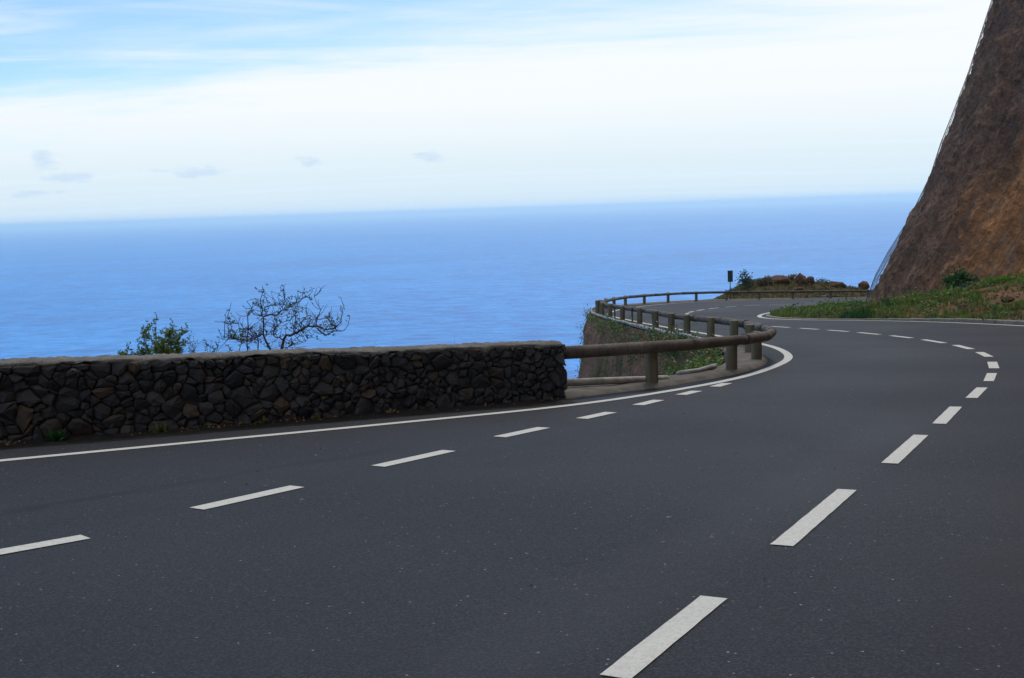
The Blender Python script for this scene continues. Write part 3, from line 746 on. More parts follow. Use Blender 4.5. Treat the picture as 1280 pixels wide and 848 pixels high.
# ------------------------------------------------------------------ loose rocks
def rock(name, loc, r, mat, label, group=None, seed=0, sub=3, sq=(1, 1, 1), amp=.28):
    bm = bmesh.new(); bmesh.ops.create_icosphere(bm, subdivisions=sub, radius=1)
    co = np.array([v.co[:] for v in bm.verts]); p = co * 1.0 + seed * 3.7
    d = 1 + amp * fbm(p, .9, 2, .5, seed) + amp * .45 * fbm(p, .3, 3, .6, seed + 1)
    # chop with a few random planes for flat facets
    R = random.Random(seed)
    co = co * d[:, None]
    for _ in range(7):
        n = Vector((R.gauss(0, 1), R.gauss(0, 1), R.gauss(0, 1))).normalized(); dd_ = R.uniform(.68, .95)
        k = co @ np.array(n) - dd_; co = co - np.where(k > 0, k, 0)[:, None] * np.array(n)
    for v, c_ in zip(bm.verts, co): v.co = (c_[0] * r * sq[0], c_[1] * r * sq[1], c_[2] * r * sq[2])
    me = bpy.data.meshes.new(name); bm.to_mesh(me); bm.free(); me.materials.append(mat)
    o = bpy.data.objects.new(name, me); col.objects.link(o); o.location = loc; tag(o, label, 'rock', group)
    return o
rock('rock', (17.7, 42.7, tz(17.7, 42.7) + .12), .27, BOULD, 'brown angular rock with a pale top on the red soil slope', seed=31, sq=(1.2, 1, .8))
rock('rock', (17.75, 42.0, tz(17.75, 42.0) + .1), .24, BOULD, 'reddish rock leaning on the pale topped rock on the slope', seed=32, sq=(1.1, 1, .8))
rock('rock', (15.2, 37.4, tz(15.2, 37.4) + .05), .14, BOULD, 'small orange rock in the grass just above the kerb', seed=33, sq=(1.4, 1, .7))
rock('rock', (16.1, 36.1, tz(16.1, 36.1) + .05), .16, BOULD, 'small dark red rock in the grass nearest the right edge', seed=34, sq=(1.4, 1, .7))
V, F, I = [], [], []
for k in range(260):
    x, y = random.uniform(15, 20.5), random.uniform(32, 44)
    if not inside(np.array([x]), np.array([y]), poly)[0]: continue
    z = tz(x, y); r = random.uniform(.03, .09); b = len(V)
    q = [Vector((random.gauss(0, 1), random.gauss(0, 1), random.gauss(0, 1))).normalized() * r for _ in range(3)]
    V += [Vector((x, y, z)) + w for w in (Vector((r, 0, 0)), Vector((-r * .6, r * .8, 0)), Vector((-r * .5, -r * .8, 0)), Vector((0, 0, r)), Vector((0, 0, -r)))]
    F += [(b, b + 1, b + 3), (b + 1, b + 2, b + 3), (b + 2, b, b + 3), (b + 1, b, b + 4)]
tag(mesh_obj('scree', V, F, BOULD), 'loose reddish stones strewn on the bare slope under the cliff', 'stones', kind='stuff')

# ------------------------------------------------------------------ mound beyond the far guardrail
def moundz(x, y):
    p = np.stack([x, y, 0 * x], -1)
    b1 = 1.3 * np.exp(-(((x - 21.4) / 3.2) ** 2 + ((y - 91.5) / 2.6) ** 2)); b2 = .55 * np.exp(-(((x - 26.2) / 2.6) ** 2 + ((y - 91.5) / 2.4) ** 2))
    return surf(x, y) + 0.02 + b1 + b2 + .35 * np.exp(-((y - 91) / 2.2) ** 2) * sst((x - 16) / 2.5) * sst((30.8 - x) / 2.5) + 0.22 * fbm(p, 1.2, 4, .6, 40) * sst((y - 86.5) / 1.5)
mp = [(15.4, 85.6), (16, 84.3), (18.6, 85.0), (21.5, 86.4), (24.8, 87.6), (30, 88.7), (38, 89.6), (47, 90), (47, 96.6), (32, 96.2), (23, 94.6), (17.8, 91.2)]
a = M('mound_soil', 0.97, .15); n1 = a.noise(1.1, 6, .65); n2 = a.noise(6, 5, .7)
c = a.mix(a.rampf(n1, .38, .62), (0.085, 0.055, 0.035), (0.050, 0.045, 0.025)); c = a.mix(a.rampf(n2, .45, .7, 0, .7), c, (0.12, 0.055, 0.03)); a.col(c); a.bump(n2, 1, .1)
mound = cdt_sheet('mound', mp, 0.35, moundz, a.m, smooth=True); mound['kind'] = 'structure'
band('far_verge', vin[k1 - 3:-1] * 1.0, (vin[k1 - 3:-1] + normals2(vin[k1 - 3:-1]) * 1.5), .3, lambda t: 0.006 + 0.06 * np.clip(t * 7, 0, 1), VERGE, 8, 0.02)['kind'] = 'structure'
def mz(x, y): return float(moundz(np.array([x]), np.array([y]))[0])
for (x, y, r, sq, dz, lab) in ((21.9, 90.6, .62, (1.7, 1.2, .8), -.1, 'broad dark brown rock on the mound behind the far guardrail'),
                               (23.55, 90.4, .60, (.78, .9, 1.05), .15, 'tall rounded reddish boulder standing highest on the mound'),
                               (24.3, 90.6, .48, (.9, .9, .95), .1, 'red boulder touching the right side of the tallest boulder'),
                               (26.5, 90.8, .62, (1.25, 1, .72), -.05, 'wide orange boulder with dark top between the red and last boulders'),
                               (28.6, 90.5, .50, (.95, .9, .92), .32, 'dark round boulder standing apart at the right of the mound'),
                               (22.9, 88.9, .42, (1.6, .8, .6), .05, 'low red rock seen under the rail in front of the boulders')):
    rock('boulder', (x, y, mz(x, y) + dz), r, BOULD, lab, 'boulders beyond the far guardrail', seed=int(x * 10), sq=sq, amp=.35)
shrub('shrub', (19.0, 90.0, mz(19.0, 90.0) - .1), (.62, .6, .85), 900, .10, G5, 'blue-green bush rising left of the mound of boulders', seed=12)
shrub('shrub', (17.7, 89.0, mz(17.7, 89.0)), (.60, .5, .40), 500, .09, G5, 'low blue-green bush beside the road sign', seed=13)
shrub('shrub', (20.6, 90.2, mz(20.6, 90.2) - .1), (.9, .6, .35), 800, .08, leaf_mat('brown_brush', (.07, .05, .035), (.13, .10, .06)), 'brown dry brush on the mound between the blue-green bush and the broad rock', seed=61)
shrub('shrub', (22.9, 91.2, mz(22.9, 91.2) - .25), (.7, .5, .45), 600, .08, G6, 'olive green bush between the dark rock and the tall boulder', seed=14)
shrub('shrub', (25.4, 91.0, mz(25.4, 91) - .25), (.7, .5, .42), 500, .08, G6, 'olive green bush left of the wide orange boulder', seed=15)
shrub('shrub', (29.8, 90.8, mz(29.8, 90.8)), (.6, .5, .22), 300, .08, G6, 'low olive bush at the right end of the mound', seed=16)
V = []; pts = []
for k in range(2600):
    x, y = random.uniform(16, 34), random.uniform(86.8, 93)
    if inside(np.array([x]), np.array([y]), mp)[0]: pts.append((x, y))
mzc = {p: mz(*p) for p in pts}
g_ = blades('dry_grass', pts, lambda x, y: mzc[(x, y)], lambda x, y: random.uniform(.12, .32), [G3, G6, G1], [random.choice([0, 0, 1, 1, 2]) for _ in pts], wid=.03)
tag(g_, 'dry straw coloured grass over the mound beyond the far rail', 'grass', kind='stuff')

# ------------------------------------------------------------------ wooden guardrail
fence = empty('wooden_guardrail', (POSTS[0][0], POSTS[0][1], float(surf(*POSTS[0][:2]))))
tag(fence, 'round log guardrail on wooden posts following the bends of the cliff road', 'guardrail')
O = Vector(fence.location)
def local(p): return Vector(p) - O
def post_mesh(h, r=0.10, sides=14, seed=0):
    R = random.Random(seed); V, F = [], []
    zs = [-.25, 0, h * .35, h * .7, h - .015, h]
    for zi, z in enumerate(zs):
        rr = r * (1.02 - .03 * z) * (.86 if zi == 5 else 1)
        for k in range(sides):
            a_ = 2 * pi * k / sides; q = rr * (1 + R.uniform(-.025, .025)); V.append((q * cos(a_), q * sin(a_), z + (R.uniform(-.006, .006) if zi > 3 else 0)))
    for i in range(len(zs) - 1):
        for k in range(sides):
            a_ = i * sides + k; b = i * sides + (k + 1) % sides; F.append((a_, b, b + sides, a_ + sides))
    F.append(tuple((len(zs) - 1) * sides + k for k in range(sides)))
    return V, F
for i, (x, y, h) in enumerate(POSTS):
    V, F = post_mesh(h, .10 if i else .098, 14, i)
    o = mesh_obj('post', V, F, POSTW, fence); o.location = local((x, y, float(surf(x, y))))
    o.rotation_euler = (random.uniform(-.02, .02), random.uniform(-.02, .02), random.uniform(0, 6))
    if y < 60:
        for p_ in o.data.polygons: p_.use_smooth = False
# rail line: road side of the posts
RL = [(0.72, 16.15, .665), (1.45, 16.66, .655), (2.25, 17.14, .64), (3.05, 18.0, .62), (3.95, 19.22, .59), (4.62, 20.4, .565), (4.98, 21.4, .56), (5.22, 22.5, .565), (5.33, 23.9, .575), (5.40, 25.9, .575), (5.36, 28.7, .56)]
for (x, y, h), nn in zip(POSTS[6:], normals2(pl)[6:]):
    RL.append((x - nn[0] * .20, y - nn[1] * .20, h - .10))
rl = resample(catmull(RL, .2), .2)
rz = surf(rl[:, 0], rl[:, 1]) + rl[:, 2]
dr = np.r_[0, np.cumsum(np.linalg.norm(np.diff(rl[:, :2], axis=0), axis=1))]
cuts = [0, 2.62, 4.7, 6.2, 7.5, 9.0, 11.2]
while cuts[-1] < dr[-1] - 3: cuts.append(cuts[-1] + random.uniform(2.6, 3.1) * (1 if cuts[-1] < 40 else 1.3))
cuts[-1] = dr[-1]
for i in range(len(cuts) - 1):
    a_, b_ = cuts[i] + .012, cuts[i + 1] - .012
    ts = np.linspace(a_, b_, 9)
    cv = [Vector((np.interp(t_, dr, rl[:, 0]), np.interp(t_, dr, rl[:, 1]), np.interp(t_, dr, rz))) for t_ in ts]
    mid = cv[4] - (cv[0] + cv[-1]) / 2
    pts = [local(cv[0].lerp(cv[-1], k / 8) + mid * (.22 * 4 * (k / 8) * (1 - k / 8)) + mid * .38) for k in range(9)]      # nearly straight logs
    V, F = [], []
    r0 = .093 * random.uniform(.95, 1.04); rad = [r0 * (1 + random.uniform(-.02, .02)) * (1.0 - .05 * k / 8) for k in range(len(ts))]
    tube(V, F, pts, rad, 14)
    o = mesh_obj('rail', V, F, RAILW, fence, smooth=True)
    # steel strap over the joint
    if 0 < i and cuts[i] < 60:
        jc = [local((np.interp(cuts[i] + w, dr, rl[:, 0]), np.interp(cuts[i] + w, dr, rl[:, 1]), np.interp(cuts[i] + w, dr, rz))) for w in (-.035, .035)]
        V, F = [], []; tube(V, F, jc, r0 * 1.06, 14); mesh_obj('steel_strap', V, F, BLACK, fence)
# bolts where the rail meets each post
for i, (x, y, h) in enumerate(POSTS[:14]):
    k = np.argmin(np.hypot(rl[:, 0] - x, rl[:, 1] - y)); p = Vector((rl[k, 0], rl[k, 1], rz[k])); c_ = Vector((x, y, rz[k])); d_v = (c_ - p).normalized()
    V, F = [], []; tube(V, F, [local(c_ + d_v * .08), local(c_ + d_v * .125)], .018, 6); mesh_obj('bolt', V, F, BLACK, fence)
# thin dark stakes between the posts and one leaning stub
for n_, (x, y, h, w, lean, lab) in enumerate(((4.62, 42.6, .62, .033, .0, 'thin black marker stake between guardrail posts, nearer of two'), (4.32, 46.5, .60, .033, .0, 'thin black marker stake between guardrail posts, farther of two'),
                                  (4.93, 38.4, .60, .075, .05, 'dark leaning wooden stake beside a guardrail post'))):
    V, F = [], []; tube(V, F, [(0, 0, -.2), (0, 0, h)], w, 6 if w < .05 else 10)
    o = mesh_obj('stake', V, F, BLACK if w < .05 else RAILW); o.location = (x, y, float(surf(x, y))); o.rotation_euler = (0, -lean, 0)
    tag(o, lab, 'stake', 'stakes along the inner guardrail')
# cover pipe and log lying along the edge
pr = resample(catmull([(4.83, 25.2), (4.78, 27.0), (4.66, 29.4), (4.44, 31.7), (4.29, 34.84), (4.14, 39.05), (3.99, 42.75), (3.90, 48.46), (3.90, 53.35), (4.12, 57.4), (4.55, 62.4), (5.4, 67)], .4), .4)
V, F = [], []; tube(V, F, [(p[0], p[1], float(surf(*p)) + .15 + .012 * sin(i * .7)) for i, p in enumerate(pr)], .05, 8)
tag(mesh_obj('edge_pipe', V, F, PIPE, smooth=True), 'long pale grey pipe lying along the outer edge below the inner guardrail', 'pipe')
V, F = [], []; tube(V, F, [(.76, 16.85, float(surf(.76, 16.85)) + .16), (1.5, 17.15, float(surf(1.5, 17.15)) + .14), (2.15, 17.62, float(surf(2.15, 17.62)) + .10), (2.5, 18.0, float(surf(2.5, 18)) + .08)], [.06, .057, .054, .045], 10)
tag(mesh_obj('log', V, F, GREYW, smooth=True), 'pale log lying on the verge beside the end of the stone wall', 'log')
V, F = [], []; tube(V, F, [(2.75, 18.5, float(surf(2.75, 18.5)) + .10), (3.15, 18.9, float(surf(3.15, 18.9)) + .10), (3.45, 19.35, float(surf(3.45, 19.35)) + .12), (3.6, 19.8, float(surf(3.6, 19.8)) + .10)], .045, 8)
tag(mesh_obj('pipe', V, F, PIPE, smooth=True), 'short pale pipe piece on the verge behind the nearest rail bend', 'pipe')
V, F = [], []; tube(V, F, [(4.15, 21.6, float(surf(4.2, 21.8)) - .02), (4.02, 20.9, float(surf(4, 20.8)) + .30)], .03, 6)
tag(mesh_obj('broken_board', V, F, GREYW), 'pale broken piece of wood leaning behind the post at the rail bend', 'board')

# ------------------------------------------------------------------ sign at the far bend
sx_, sy_ = 16.25, 82.6
sg_ = empty('road_sign', (sx_, sy_, float(surf(sx_, sy_)))); tag(sg_, 'narrow dark road sign on a thin pole at the far bend', 'road sign')
V, F = [], []; tube(V, F, [(0, 0, -.2), (0, 0, 2.15)], .032, 8); mesh_obj('pole', V, F, SIGNM, sg_)
def box(V, F, x0, x1, y0, y1, z0, z1):
    b = len(V); V += [(x, y, z) for x in (x0, x1) for y in (y0, y1) for z in (z0, z1)]
    F += [(b, b + 1, b + 3, b + 2), (b + 4, b + 6, b + 7, b + 5), (b, b + 4, b + 5, b + 1), (b + 2, b + 3, b + 7, b + 6), (b, b + 2, b + 6, b + 4), (b + 1, b + 5, b + 7, b + 3)]
V, F = [], []; box(V, F, -.19, .19, -.055, -.035, 1.36, 2.2); mesh_obj('sign_plate', V, F, SIGNM, sg_)
for z_ in (1.5, 2.0):
    V, F = [], []; box(V, F, -.15, .15, -.034, -.030, z_, z_ + .04); mesh_obj('bracket', V, F, BLACK, sg_)

# ------------------------------------------------------------------ dry-laid basalt wall
L = np.r_[0, np.cumsum(np.linalg.norm(np.diff(WALLF, axis=0), axis=1))]; LT = L[-1]
def wp(sv, off, z):
    """point on the wall: sv metres from the right end, off towards the road, z above the local ground"""
    t_ = LT - sv
    if t_ > LT:  # past the end: extrapolate
        e_ = WALLF[-1] + (WALLF[-1] - WALLF[-2]) / np.linalg.norm(WALLF[-1] - WALLF[-2]) * (t_ - LT); nn = nw[-1]
    else:
        e_ = np.array([np.interp(t_, L, WALLF[:, 0]), np.interp(t_, L, WALLF[:, 1])]); nn = np.array([np.interp(t_, L, nw[:, 0]), np.interp(t_, L, nw[:, 1])])
    q = e_ - nn * off
    return Vector((q[0], q[1], float(surf(e_[0], e_[1])) + z))
def WH(sv): return .80 + .15 * min(1, max(0, sv / 7.4)) + .006 * sin(sv * 2.1)
W0 = wp(0, 0, 0)
wall = empty('stone_wall', W0); tag(wall, 'long dark basalt rubble wall with a pale mortar top beside the road', 'wall')
THK = .42
def clip_poly(P, a_, b_, c_):
    out = []
    for i in range(len(P)):
        p, q = P[i], P[(i + 1) % len(P)]; dp = a_ * p[0] + b_ * p[1] - c_; dq = a_ * q[0] + b_ * q[1] - c_
        if dp <= 0: out.append(p)
        if dp * dq < 0: t_ = dp / (dp - dq); out.append((p[0] + (q[0] - p[0]) * t_, p[1] + (q[1] - p[1]) * t_))
    return out
def cells(s0, s1, hf, dmin_f, seed):
    R = random.Random(seed); S = []
    tries = 0
    while tries < 9000:
        tries += 1
        p = (R.uniform(s0, s1), R.uniform(0.0, hf(s0) + .1)); dm = dmin_f(R, p)
        if all(((p[0] - q[0]) * .82) ** 2 + ((p[1] - q[1]) * 1.15) ** 2 > (.5 * (dm + q[2])) ** 2 for q in S): S.append((p[0], p[1], dm))
    out = []
    for i, a0 in enumerate(S):
        h_ = hf(a0[0]) - .015
        P = [(s0 - .02, -.03), (s1 + .02, -.03), (s1 + .02, h_), (s0 - .02, h_)]
        for j, b0 in enumerate(S):
            if i == j or abs(a0[0] - b0[0]) > .7 or abs(a0[1] - b0[1]) > .7: continue
            dx, dy = b0[0] - a0[0], b0[1] - a0[1]; dist2 = dx * dx + dy * dy
            k = .5 + .5 * (a0[2] ** 2 - b0[2] ** 2) / dist2 * .5   # bigger stones claim more room
            k = min(.8, max(.2, k)); c_ = (a0[0] + dx * k) * dx + (a0[1] + dy * k) * dy
            P = clip_poly(P, dx, dy, c_)
            if len(P) < 3: break
        if len(P) >= 3: out.append([warp(p, s0, s1, hf) for p in P])
    return out
def warp(p, s0, s1, hf):
    h_ = hf(p[0]); m = min(1, max(0, min(p[1] + .02, h_ - p[1])) / .1)
    q = np.array([p[0] * 4.2, p[1] * 4.2, 5.0]); k = np.array([p[0] * 10, p[1] * 10, 15.0])
    return (p[0] + min(1, abs(p[0] - s0) / .1) * (.055 * float(vnoise(q)) + .02 * float(vnoise(k))), p[1] + m * (.06 * float(vnoise(q + 31)) + .02 * float(vnoise(k + 31))))
def stone_geo(P, R, place):
    """faceted stone: outline ring at mortar depth, two front rings and a proud off-centre peak"""
    n = len(P); cx = sum(p[0] for p in P) / n; cy = sum(p[1] for p in P) / n
    area = abs(sum(P[i][0] * P[(i + 1) % n][1] - P[(i + 1) % n][0] * P[i][1] for i in range(n))) / 2
    if area < .0007: return None
    sz = sqrt(area); V = []; pr = R.uniform(.0, .04) ; tx, ty = R.gauss(0, .25), R.gauss(.05, .28)
    # round the outline: cut corners
    Q = []
    for i in range(n):
        a0, b0, c0 = P[i - 1], P[i], P[(i + 1) % n]
        la = hypot(a0[0] - b0[0], a0[1] - b0[1]); lc = hypot(c0[0] - b0[0], c0[1] - b0[1])
        if la < .02 * 1 or lc < .02: Q.append(b0); continue
        f1, f2 = R.uniform(.08, .26), R.uniform(.08, .26)
        Q.append((b0[0] + (a0[0] - b0[0]) * f1, b0[1] + (a0[1] - b0[1]) * f1)); Q.append((b0[0] + (c0[0] - b0[0]) * f2, b0[1] + (c0[1] - b0[1]) * f2))
    n = len(Q)
    rings = ((1.0, -.07), (.975, .002), (R.uniform(.70, .84), .024))
    for (sc, dp) in rings:
        for (x, y) in Q:
            jx, jy = (R.gauss(0, .006), R.gauss(0, .006)) if dp > 0 else (0, 0)
            g_ = .003 / max(sz, .05); sc_ = sc - g_
            X_, Y_ = cx + (x - cx) * sc_ + jx, cy + (y - cy) * sc_ + jy
            o_ = dp + (pr + tx * (X_ - cx) + ty * (Y_ - cy) + R.gauss(0, .008) if dp > 0 else 0)
            V.append(place(X_, o_, Y_))
    V.append(place(cx + R.gauss(0, .02), .042 + pr + R.uniform(-.006, .016), cy + R.gauss(0, .02)))
    F = []
    for r_ in range(2):
        for k in range(n): a_ = r_ * n + k; b_ = r_ * n + (k + 1) % n; F.append((a_, b_, b_ + n, a_ + n))
    for k in range(n): F.append((2 * n + k, 2 * n + (k + 1) % n, 3 * n))
    return V, F
R = random.Random(5)
def dm(R_, p): return R_.choice([.06, .07, .085, .10, .12, .14, .17]) + .025 * min(1, p[0] / 8)
C1 = cells(0, 8.2, WH, dm, 3)
C2 = cells(8.2, 17.5, WH, lambda R_, p: R_.uniform(.22, .32), 4)
cnt = 0; restV, restF = [], []
C1.sort(key=lambda P: -abs(sum(P[i][0] * P[(i + 1) % len(P)][1] - P[(i + 1) % len(P)][0] * P[i][1] for i in range(len(P)))))
ENDN = 0
for P in C1 + C2:
    g = stone_geo(P, R, lambda x, o_, y: wp(x, o_, y) - W0)
    if not g: continue
    V, F = g
    if cnt < 285 and P in C1: mesh_obj('stone', V, F, STONE, wall); cnt += 1
    else: b = len(restV); restV += V; restF += [tuple(i + b for i in f) for f in F]
# right end face
e_dir = Vector((*((WALLF[-1] - WALLF[-2]) / np.linalg.norm(WALLF[-1] - WALLF[-2])), 0)); n_dir = Vector((nw[-1][0], nw[-1][1], 0))
for P in cells(0.0, THK + .02, lambda s_: WH(0), lambda R_, p: R_.uniform(.13, .2), 9):
    g = stone_geo(P, R, lambda x, o_, y: e_dir * o_ + n_dir * x + Vector((0, 0, y)))
    if not g: continue
    V, F = g
    if cnt < 298: mesh_obj('stone', V, F, STONE, wall); cnt += 1
    else: b = len(restV); restV += V; restF += [tuple(i + b for i in f) for f in F]
o = mesh_obj('rubble', restV, restF, STONE, wall); o['kind'] = 'stuff'
# dark core
V, F = [], []; ss = np.arange(0.04, LT - .1, .25); n = len(ss)
for sv in ss:
    for off, z in ((-.012, -.1), (-.012, WH(sv) - .02), (-THK, WH(sv) - .02), (-THK, -.3)): V.append(wp(sv, off, z) - W0)
for i in range(n - 1):
    for k in range(3): F.append((i * 4 + k, i * 4 + k + 1, i * 4 + k + 5, i * 4 + k + 4))
F.append((0, 1, 2, 3)); F.append(tuple((n - 1) * 4 + k for k in (3, 2, 1, 0)))
mesh_obj('core', V, F, MORTAR, wall)
# coping: lumpy pale mortar on top, ragged front lip
ss = np.arange(-.03, LT - .2, .03); prof = [(.0, -.022), (.012, -.010), (.006, .008), (-.03, .02), (-.12, .026), (-.22, .028), (-.32, .022), (-.40, .025), (-.44, -.02), (-.45, -.25)]
A_ = np.zeros((len(ss), len(prof), 3))
for i, sv in enumerate(ss):
    lip = .05 * float(vnoise(np.array([sv * 3.1, 0, 0.]))) + .035 * float(vnoise(np.array([sv * 8.0, 4, 0.]))) - .01
    for k, (off, z) in enumerate(prof):
        zz_ = z + .010 * float(vnoise(np.array([sv * 5, off * 9, 3.]))) + .009 * float(vnoise(np.array([sv * 23, off * 20, 7.])))
        if k == 0: zz_ += lip
        if k == 1: zz_ += lip * .5
        q = wp(max(sv, -.03), off + .014 + (.02 * float(vnoise(np.array([sv * 7, k, 1.]))) if k < 4 else 0), WH(max(sv, 0)) + zz_) - W0
        A_[i, k] = q
grid_mesh('coping', A_, COPING, wall, smooth=True)
cap_end = [tuple(v) for v in A_[0]]; mesh_obj('coping_end', cap_end, [tuple(range(len(cap_end)))], COPING, wall)

# weeds and dead leaves at its foot
wt = [(6.75, .10, .16, G4), (5.55, .08, .12, G6), (5.0, .05, .08, G6), (4.3, .08, .10, G6), (3.6, .06, .08, G6), (7.7, .05, .08, G6), (2.6, .05, .08, G3)]
for n_, (sv, off, r, m_) in enumerate(wt):
    p = wp(sv, off + .08, .02); V, F = [], []
    Rr = random.Random(n_)
    for k in range(60 if r > .1 else 26): leaf(V, F, (0, 0, 0), r * Rr.uniform(.25, .5), Rr, 2.6, .9)
    o = mesh_obj('weed', V, F, m_); o.location = p
    tag(o, ['largest dark green weed at the foot of the stone wall, near the left end', 'olive weed at the wall foot, right of the largest weed', 'tiny olive weed tuft, third from the left at the wall foot', 'small olive weed at the wall foot left of the middle', 'small olive weed at the wall foot near its middle',
            'tiny olive weed left of the largest weed', 'straw coloured dry tuft at the wall foot towards its right end'][n_], 'weed', 'weeds at the foot of the wall')
V, F = [], []
for k in range(230):
    sv = random.choice([random.uniform(0, 8), random.gauss(7.35, .15), random.gauss(5.2, .5), random.gauss(4.1, .4)]); off = .04 + abs(random.gauss(.06, .09))
    p = wp(max(.1, sv), off, .035); sz = random.uniform(.014, .035)
    leaf(V, F, p, sz, random, 1.3, .1)
tag(mesh_obj('dead_leaves', V, F, DEADL), 'scattered orange and straw coloured dead leaves along the wall foot', 'leaves', kind='stuff')
V, F = [], []
for k in range(110):
    x, y = random.uniform(-4, 5), random.uniform(4.5, 20); z = float(surf(x, y)); r = random.uniform(.006, .016); b = len(V)
    for q in ((r, 0, 0), (0, r * .7, 0), (-r, 0, 0), (0, -r * .8, 0), (0, 0, r * .8)): V.append((x + q[0], y + q[1], z + q[2]))
    F += [(b, b + 1, b + 4), (b + 1, b + 2, b + 4), (b + 2, b + 3, b + 4), (b + 3, b, b + 4)]
a = M('chip_pale', .9, .2); a.col(a.mix(a.isl(), (.05, .05, .05), (.24, .24, .25)))
for (x, y, r) in ((1.07, 7.75, .022), (0.93, 7.0, .026), (2.09, 10.5, .03), (-1.75, 8.9, .02), (-2.2, 9.6, .022)):
    z = float(surf(x, y)) + .003; b = len(V); V += [(x + r, y, z), (x + .2 * r, y + r * .8, z), (x - r, y + .2 * r, z), (x - .3 * r, y - r * .7, z), (x, y, z + r * .3)]
    F += [(b, b + 1, b + 4), (b + 1, b + 2, b + 4), (b + 2, b + 3, b + 4), (b + 3, b, b + 4)]
tag(mesh_obj('grit', V, F, a.m), 'tiny pale stone chips scattered over the asphalt', 'grit', kind='stuff')

# ------------------------------------------------------------------ shrubs behind the wall
def U(zx_, zy_): return ((270 + zx_ / 7.53 - 350) * .0117, (443 - (350 + zy_ / 7.53)) * .0117)
BR = [([(600, 760), (605, 680), (620, 590), (650, 550), (720, 540), (800, 505), (860, 480), (920, 485), (980, 510), (1050, 515), (1110, 500), (1150, 450)], .022),
      ([(940, 495), (985, 555), (1010, 570), (1060, 550), (1100, 525), (1200, 520), (1240, 470), (1258, 380)], .010), ([(930, 485), (930, 400), (962, 330), (920, 260), (900, 210)], .009),
      ([(500, 760), (490, 670), (460, 600), (440, 540), (450, 440), (455, 370), (400, 345)], .018), ([(455, 370), (530, 345), (600, 350), (660, 310), (720, 290), (790, 250), (850, 210), (855, 150)], .010),
      ([(455, 345), (470, 280), (465, 200), (490, 120), (492, 70)], .009), ([(470, 280), (540, 270), (640, 265), (690, 290)], .008), ([(440, 540), (330, 560), (200, 550), (110, 555)], .010),
      ([(290, 740), (290, 580), (320, 470), (320, 350), (380, 280), (350, 210)], .010), ([(110, 555), (150, 580), (220, 620), (260, 690)], .008), ([(95, 560), (100, 400), (130, 350), (150, 440)], .006),
      ([(620, 590), (560, 530), (580, 470), (640, 420), (720, 400), (780, 330)], .010), ([(800, 505), (780, 440), (820, 400), (815, 320)], .007), ([(720, 540), (690, 470), (700, 380)], .007),
      ([(1110, 500), (1080, 420), (1065, 365)], .006), ([(1150, 450), (1185, 360), (1190, 310)], .006), ([(380, 700), (400, 600), (370, 520), (330, 480), (240, 500), (180, 520)], .008),
      ([(440, 540), (520, 520), (570, 470), (560, 400)], .007), ([(690, 290), (685, 200)], .005), ([(770, 300), (760, 230)], .005), ([(650, 700), (690, 640), (780, 620), (840, 600), (900, 560)], .006), ([(200, 700), (240, 600), (230, 420), (235, 350)], .006)]
big_s = empty('bare_shrub', (-3.32, 16.0, -.22)); tag(big_s, 'large twisted nearly leafless shrub rising behind the stone wall', 'shrub')
V, F = [], []; LV, LF = [], []; DV, DF = [], []
Rs = random.Random(17)
for bi, (pp, r0) in enumerate(BR):
    y0 = Rs.uniform(-.25, .25); drift = Rs.uniform(-.3, .3)
    pts = []
    for k, (a_, b_) in enumerate(pp):
        x_, z_ = U(a_, b_); pts.append(Vector((x_ , (y0 + drift * k / len(pp)) * (0.25 if k == 0 else 1), z_)))
    P_ = catmull([tuple(p) for p in pts], .05); P_ = [Vector(p) + Vector((Rs.gauss(0, .006), Rs.gauss(0, .01), Rs.gauss(0, .006))) for p in P_]
    n = len(P_); tube(V, F, P_, [r0 * (1 - .72 * k / n) for k in range(n)], 5)
    # twigs
    for k in range(int(n * 2.6)):
        j = Rs.randrange(1, n); p = P_[j]; d = Vector((Rs.gauss(0, 1), Rs.gauss(0, .6), Rs.gauss(.5, .7))).normalized(); ln = Rs.uniform(.06, .26)
        q = [p]; 
        for m_ in range(4): d = (d + Vector((Rs.gauss(0, .35), Rs.gauss(0, .3), Rs.gauss(.12, .3)))).normalized(); q.append(q[-1] + d * ln / 4)
        if q[-1].z > 1.0 or abs(q[-1].x + .05) > .96: continue
        tube(V, F, q, [.0045, .004, .0035, .003, .0022], 3)
        if Rs.random() < .62:
            for _ in range(Rs.randint(1, 4)): leaf(LV, LF, q[Rs.randint(2, 4)], Rs.uniform(.018, .034), Rs, 1.3)
        if p.x < -.1 and Rs.random() < .5:
            q2 = q[2]; 
            for _ in range(2): leaf(DV, DF, q2, Rs.uniform(.012, .022), Rs, 1.5)
for (a_, b_) in ((490, 70), (470, 135), (465, 140), (410, 212), (678, 200), (890, 200), (905, 205), (765, 335), (760, 330), (770, 340), (700, 370), (695, 375), (555, 400), (415, 375), (820, 320), (1200, 300), (1140, 410), (1145, 412), (905, 560), (705, 620), (700, 630), (650, 610), (180, 530),
                 (1030, 440), (1225, 435), (1060, 365), (540, 590), (770, 240), (765, 300), (860, 150), (825, 150), (640, 215), (940, 575), (1255, 375), (820, 510)):
    x_, z_ = U(a_, b_)
    for _ in range(3): leaf(LV, LF, (x_ + Rs.gauss(0, .008), Rs.uniform(-.1, .1), z_ - .015), Rs.uniform(.026, .042), Rs, 1.2)
for k in range(260):
    x_, z_ = U(Rs.gauss(370, 45), Rs.gauss(545, 40)); leaf(DV, DF, (x_, Rs.gauss(0, .1), z_), Rs.uniform(.012, .025), Rs, 1.5)
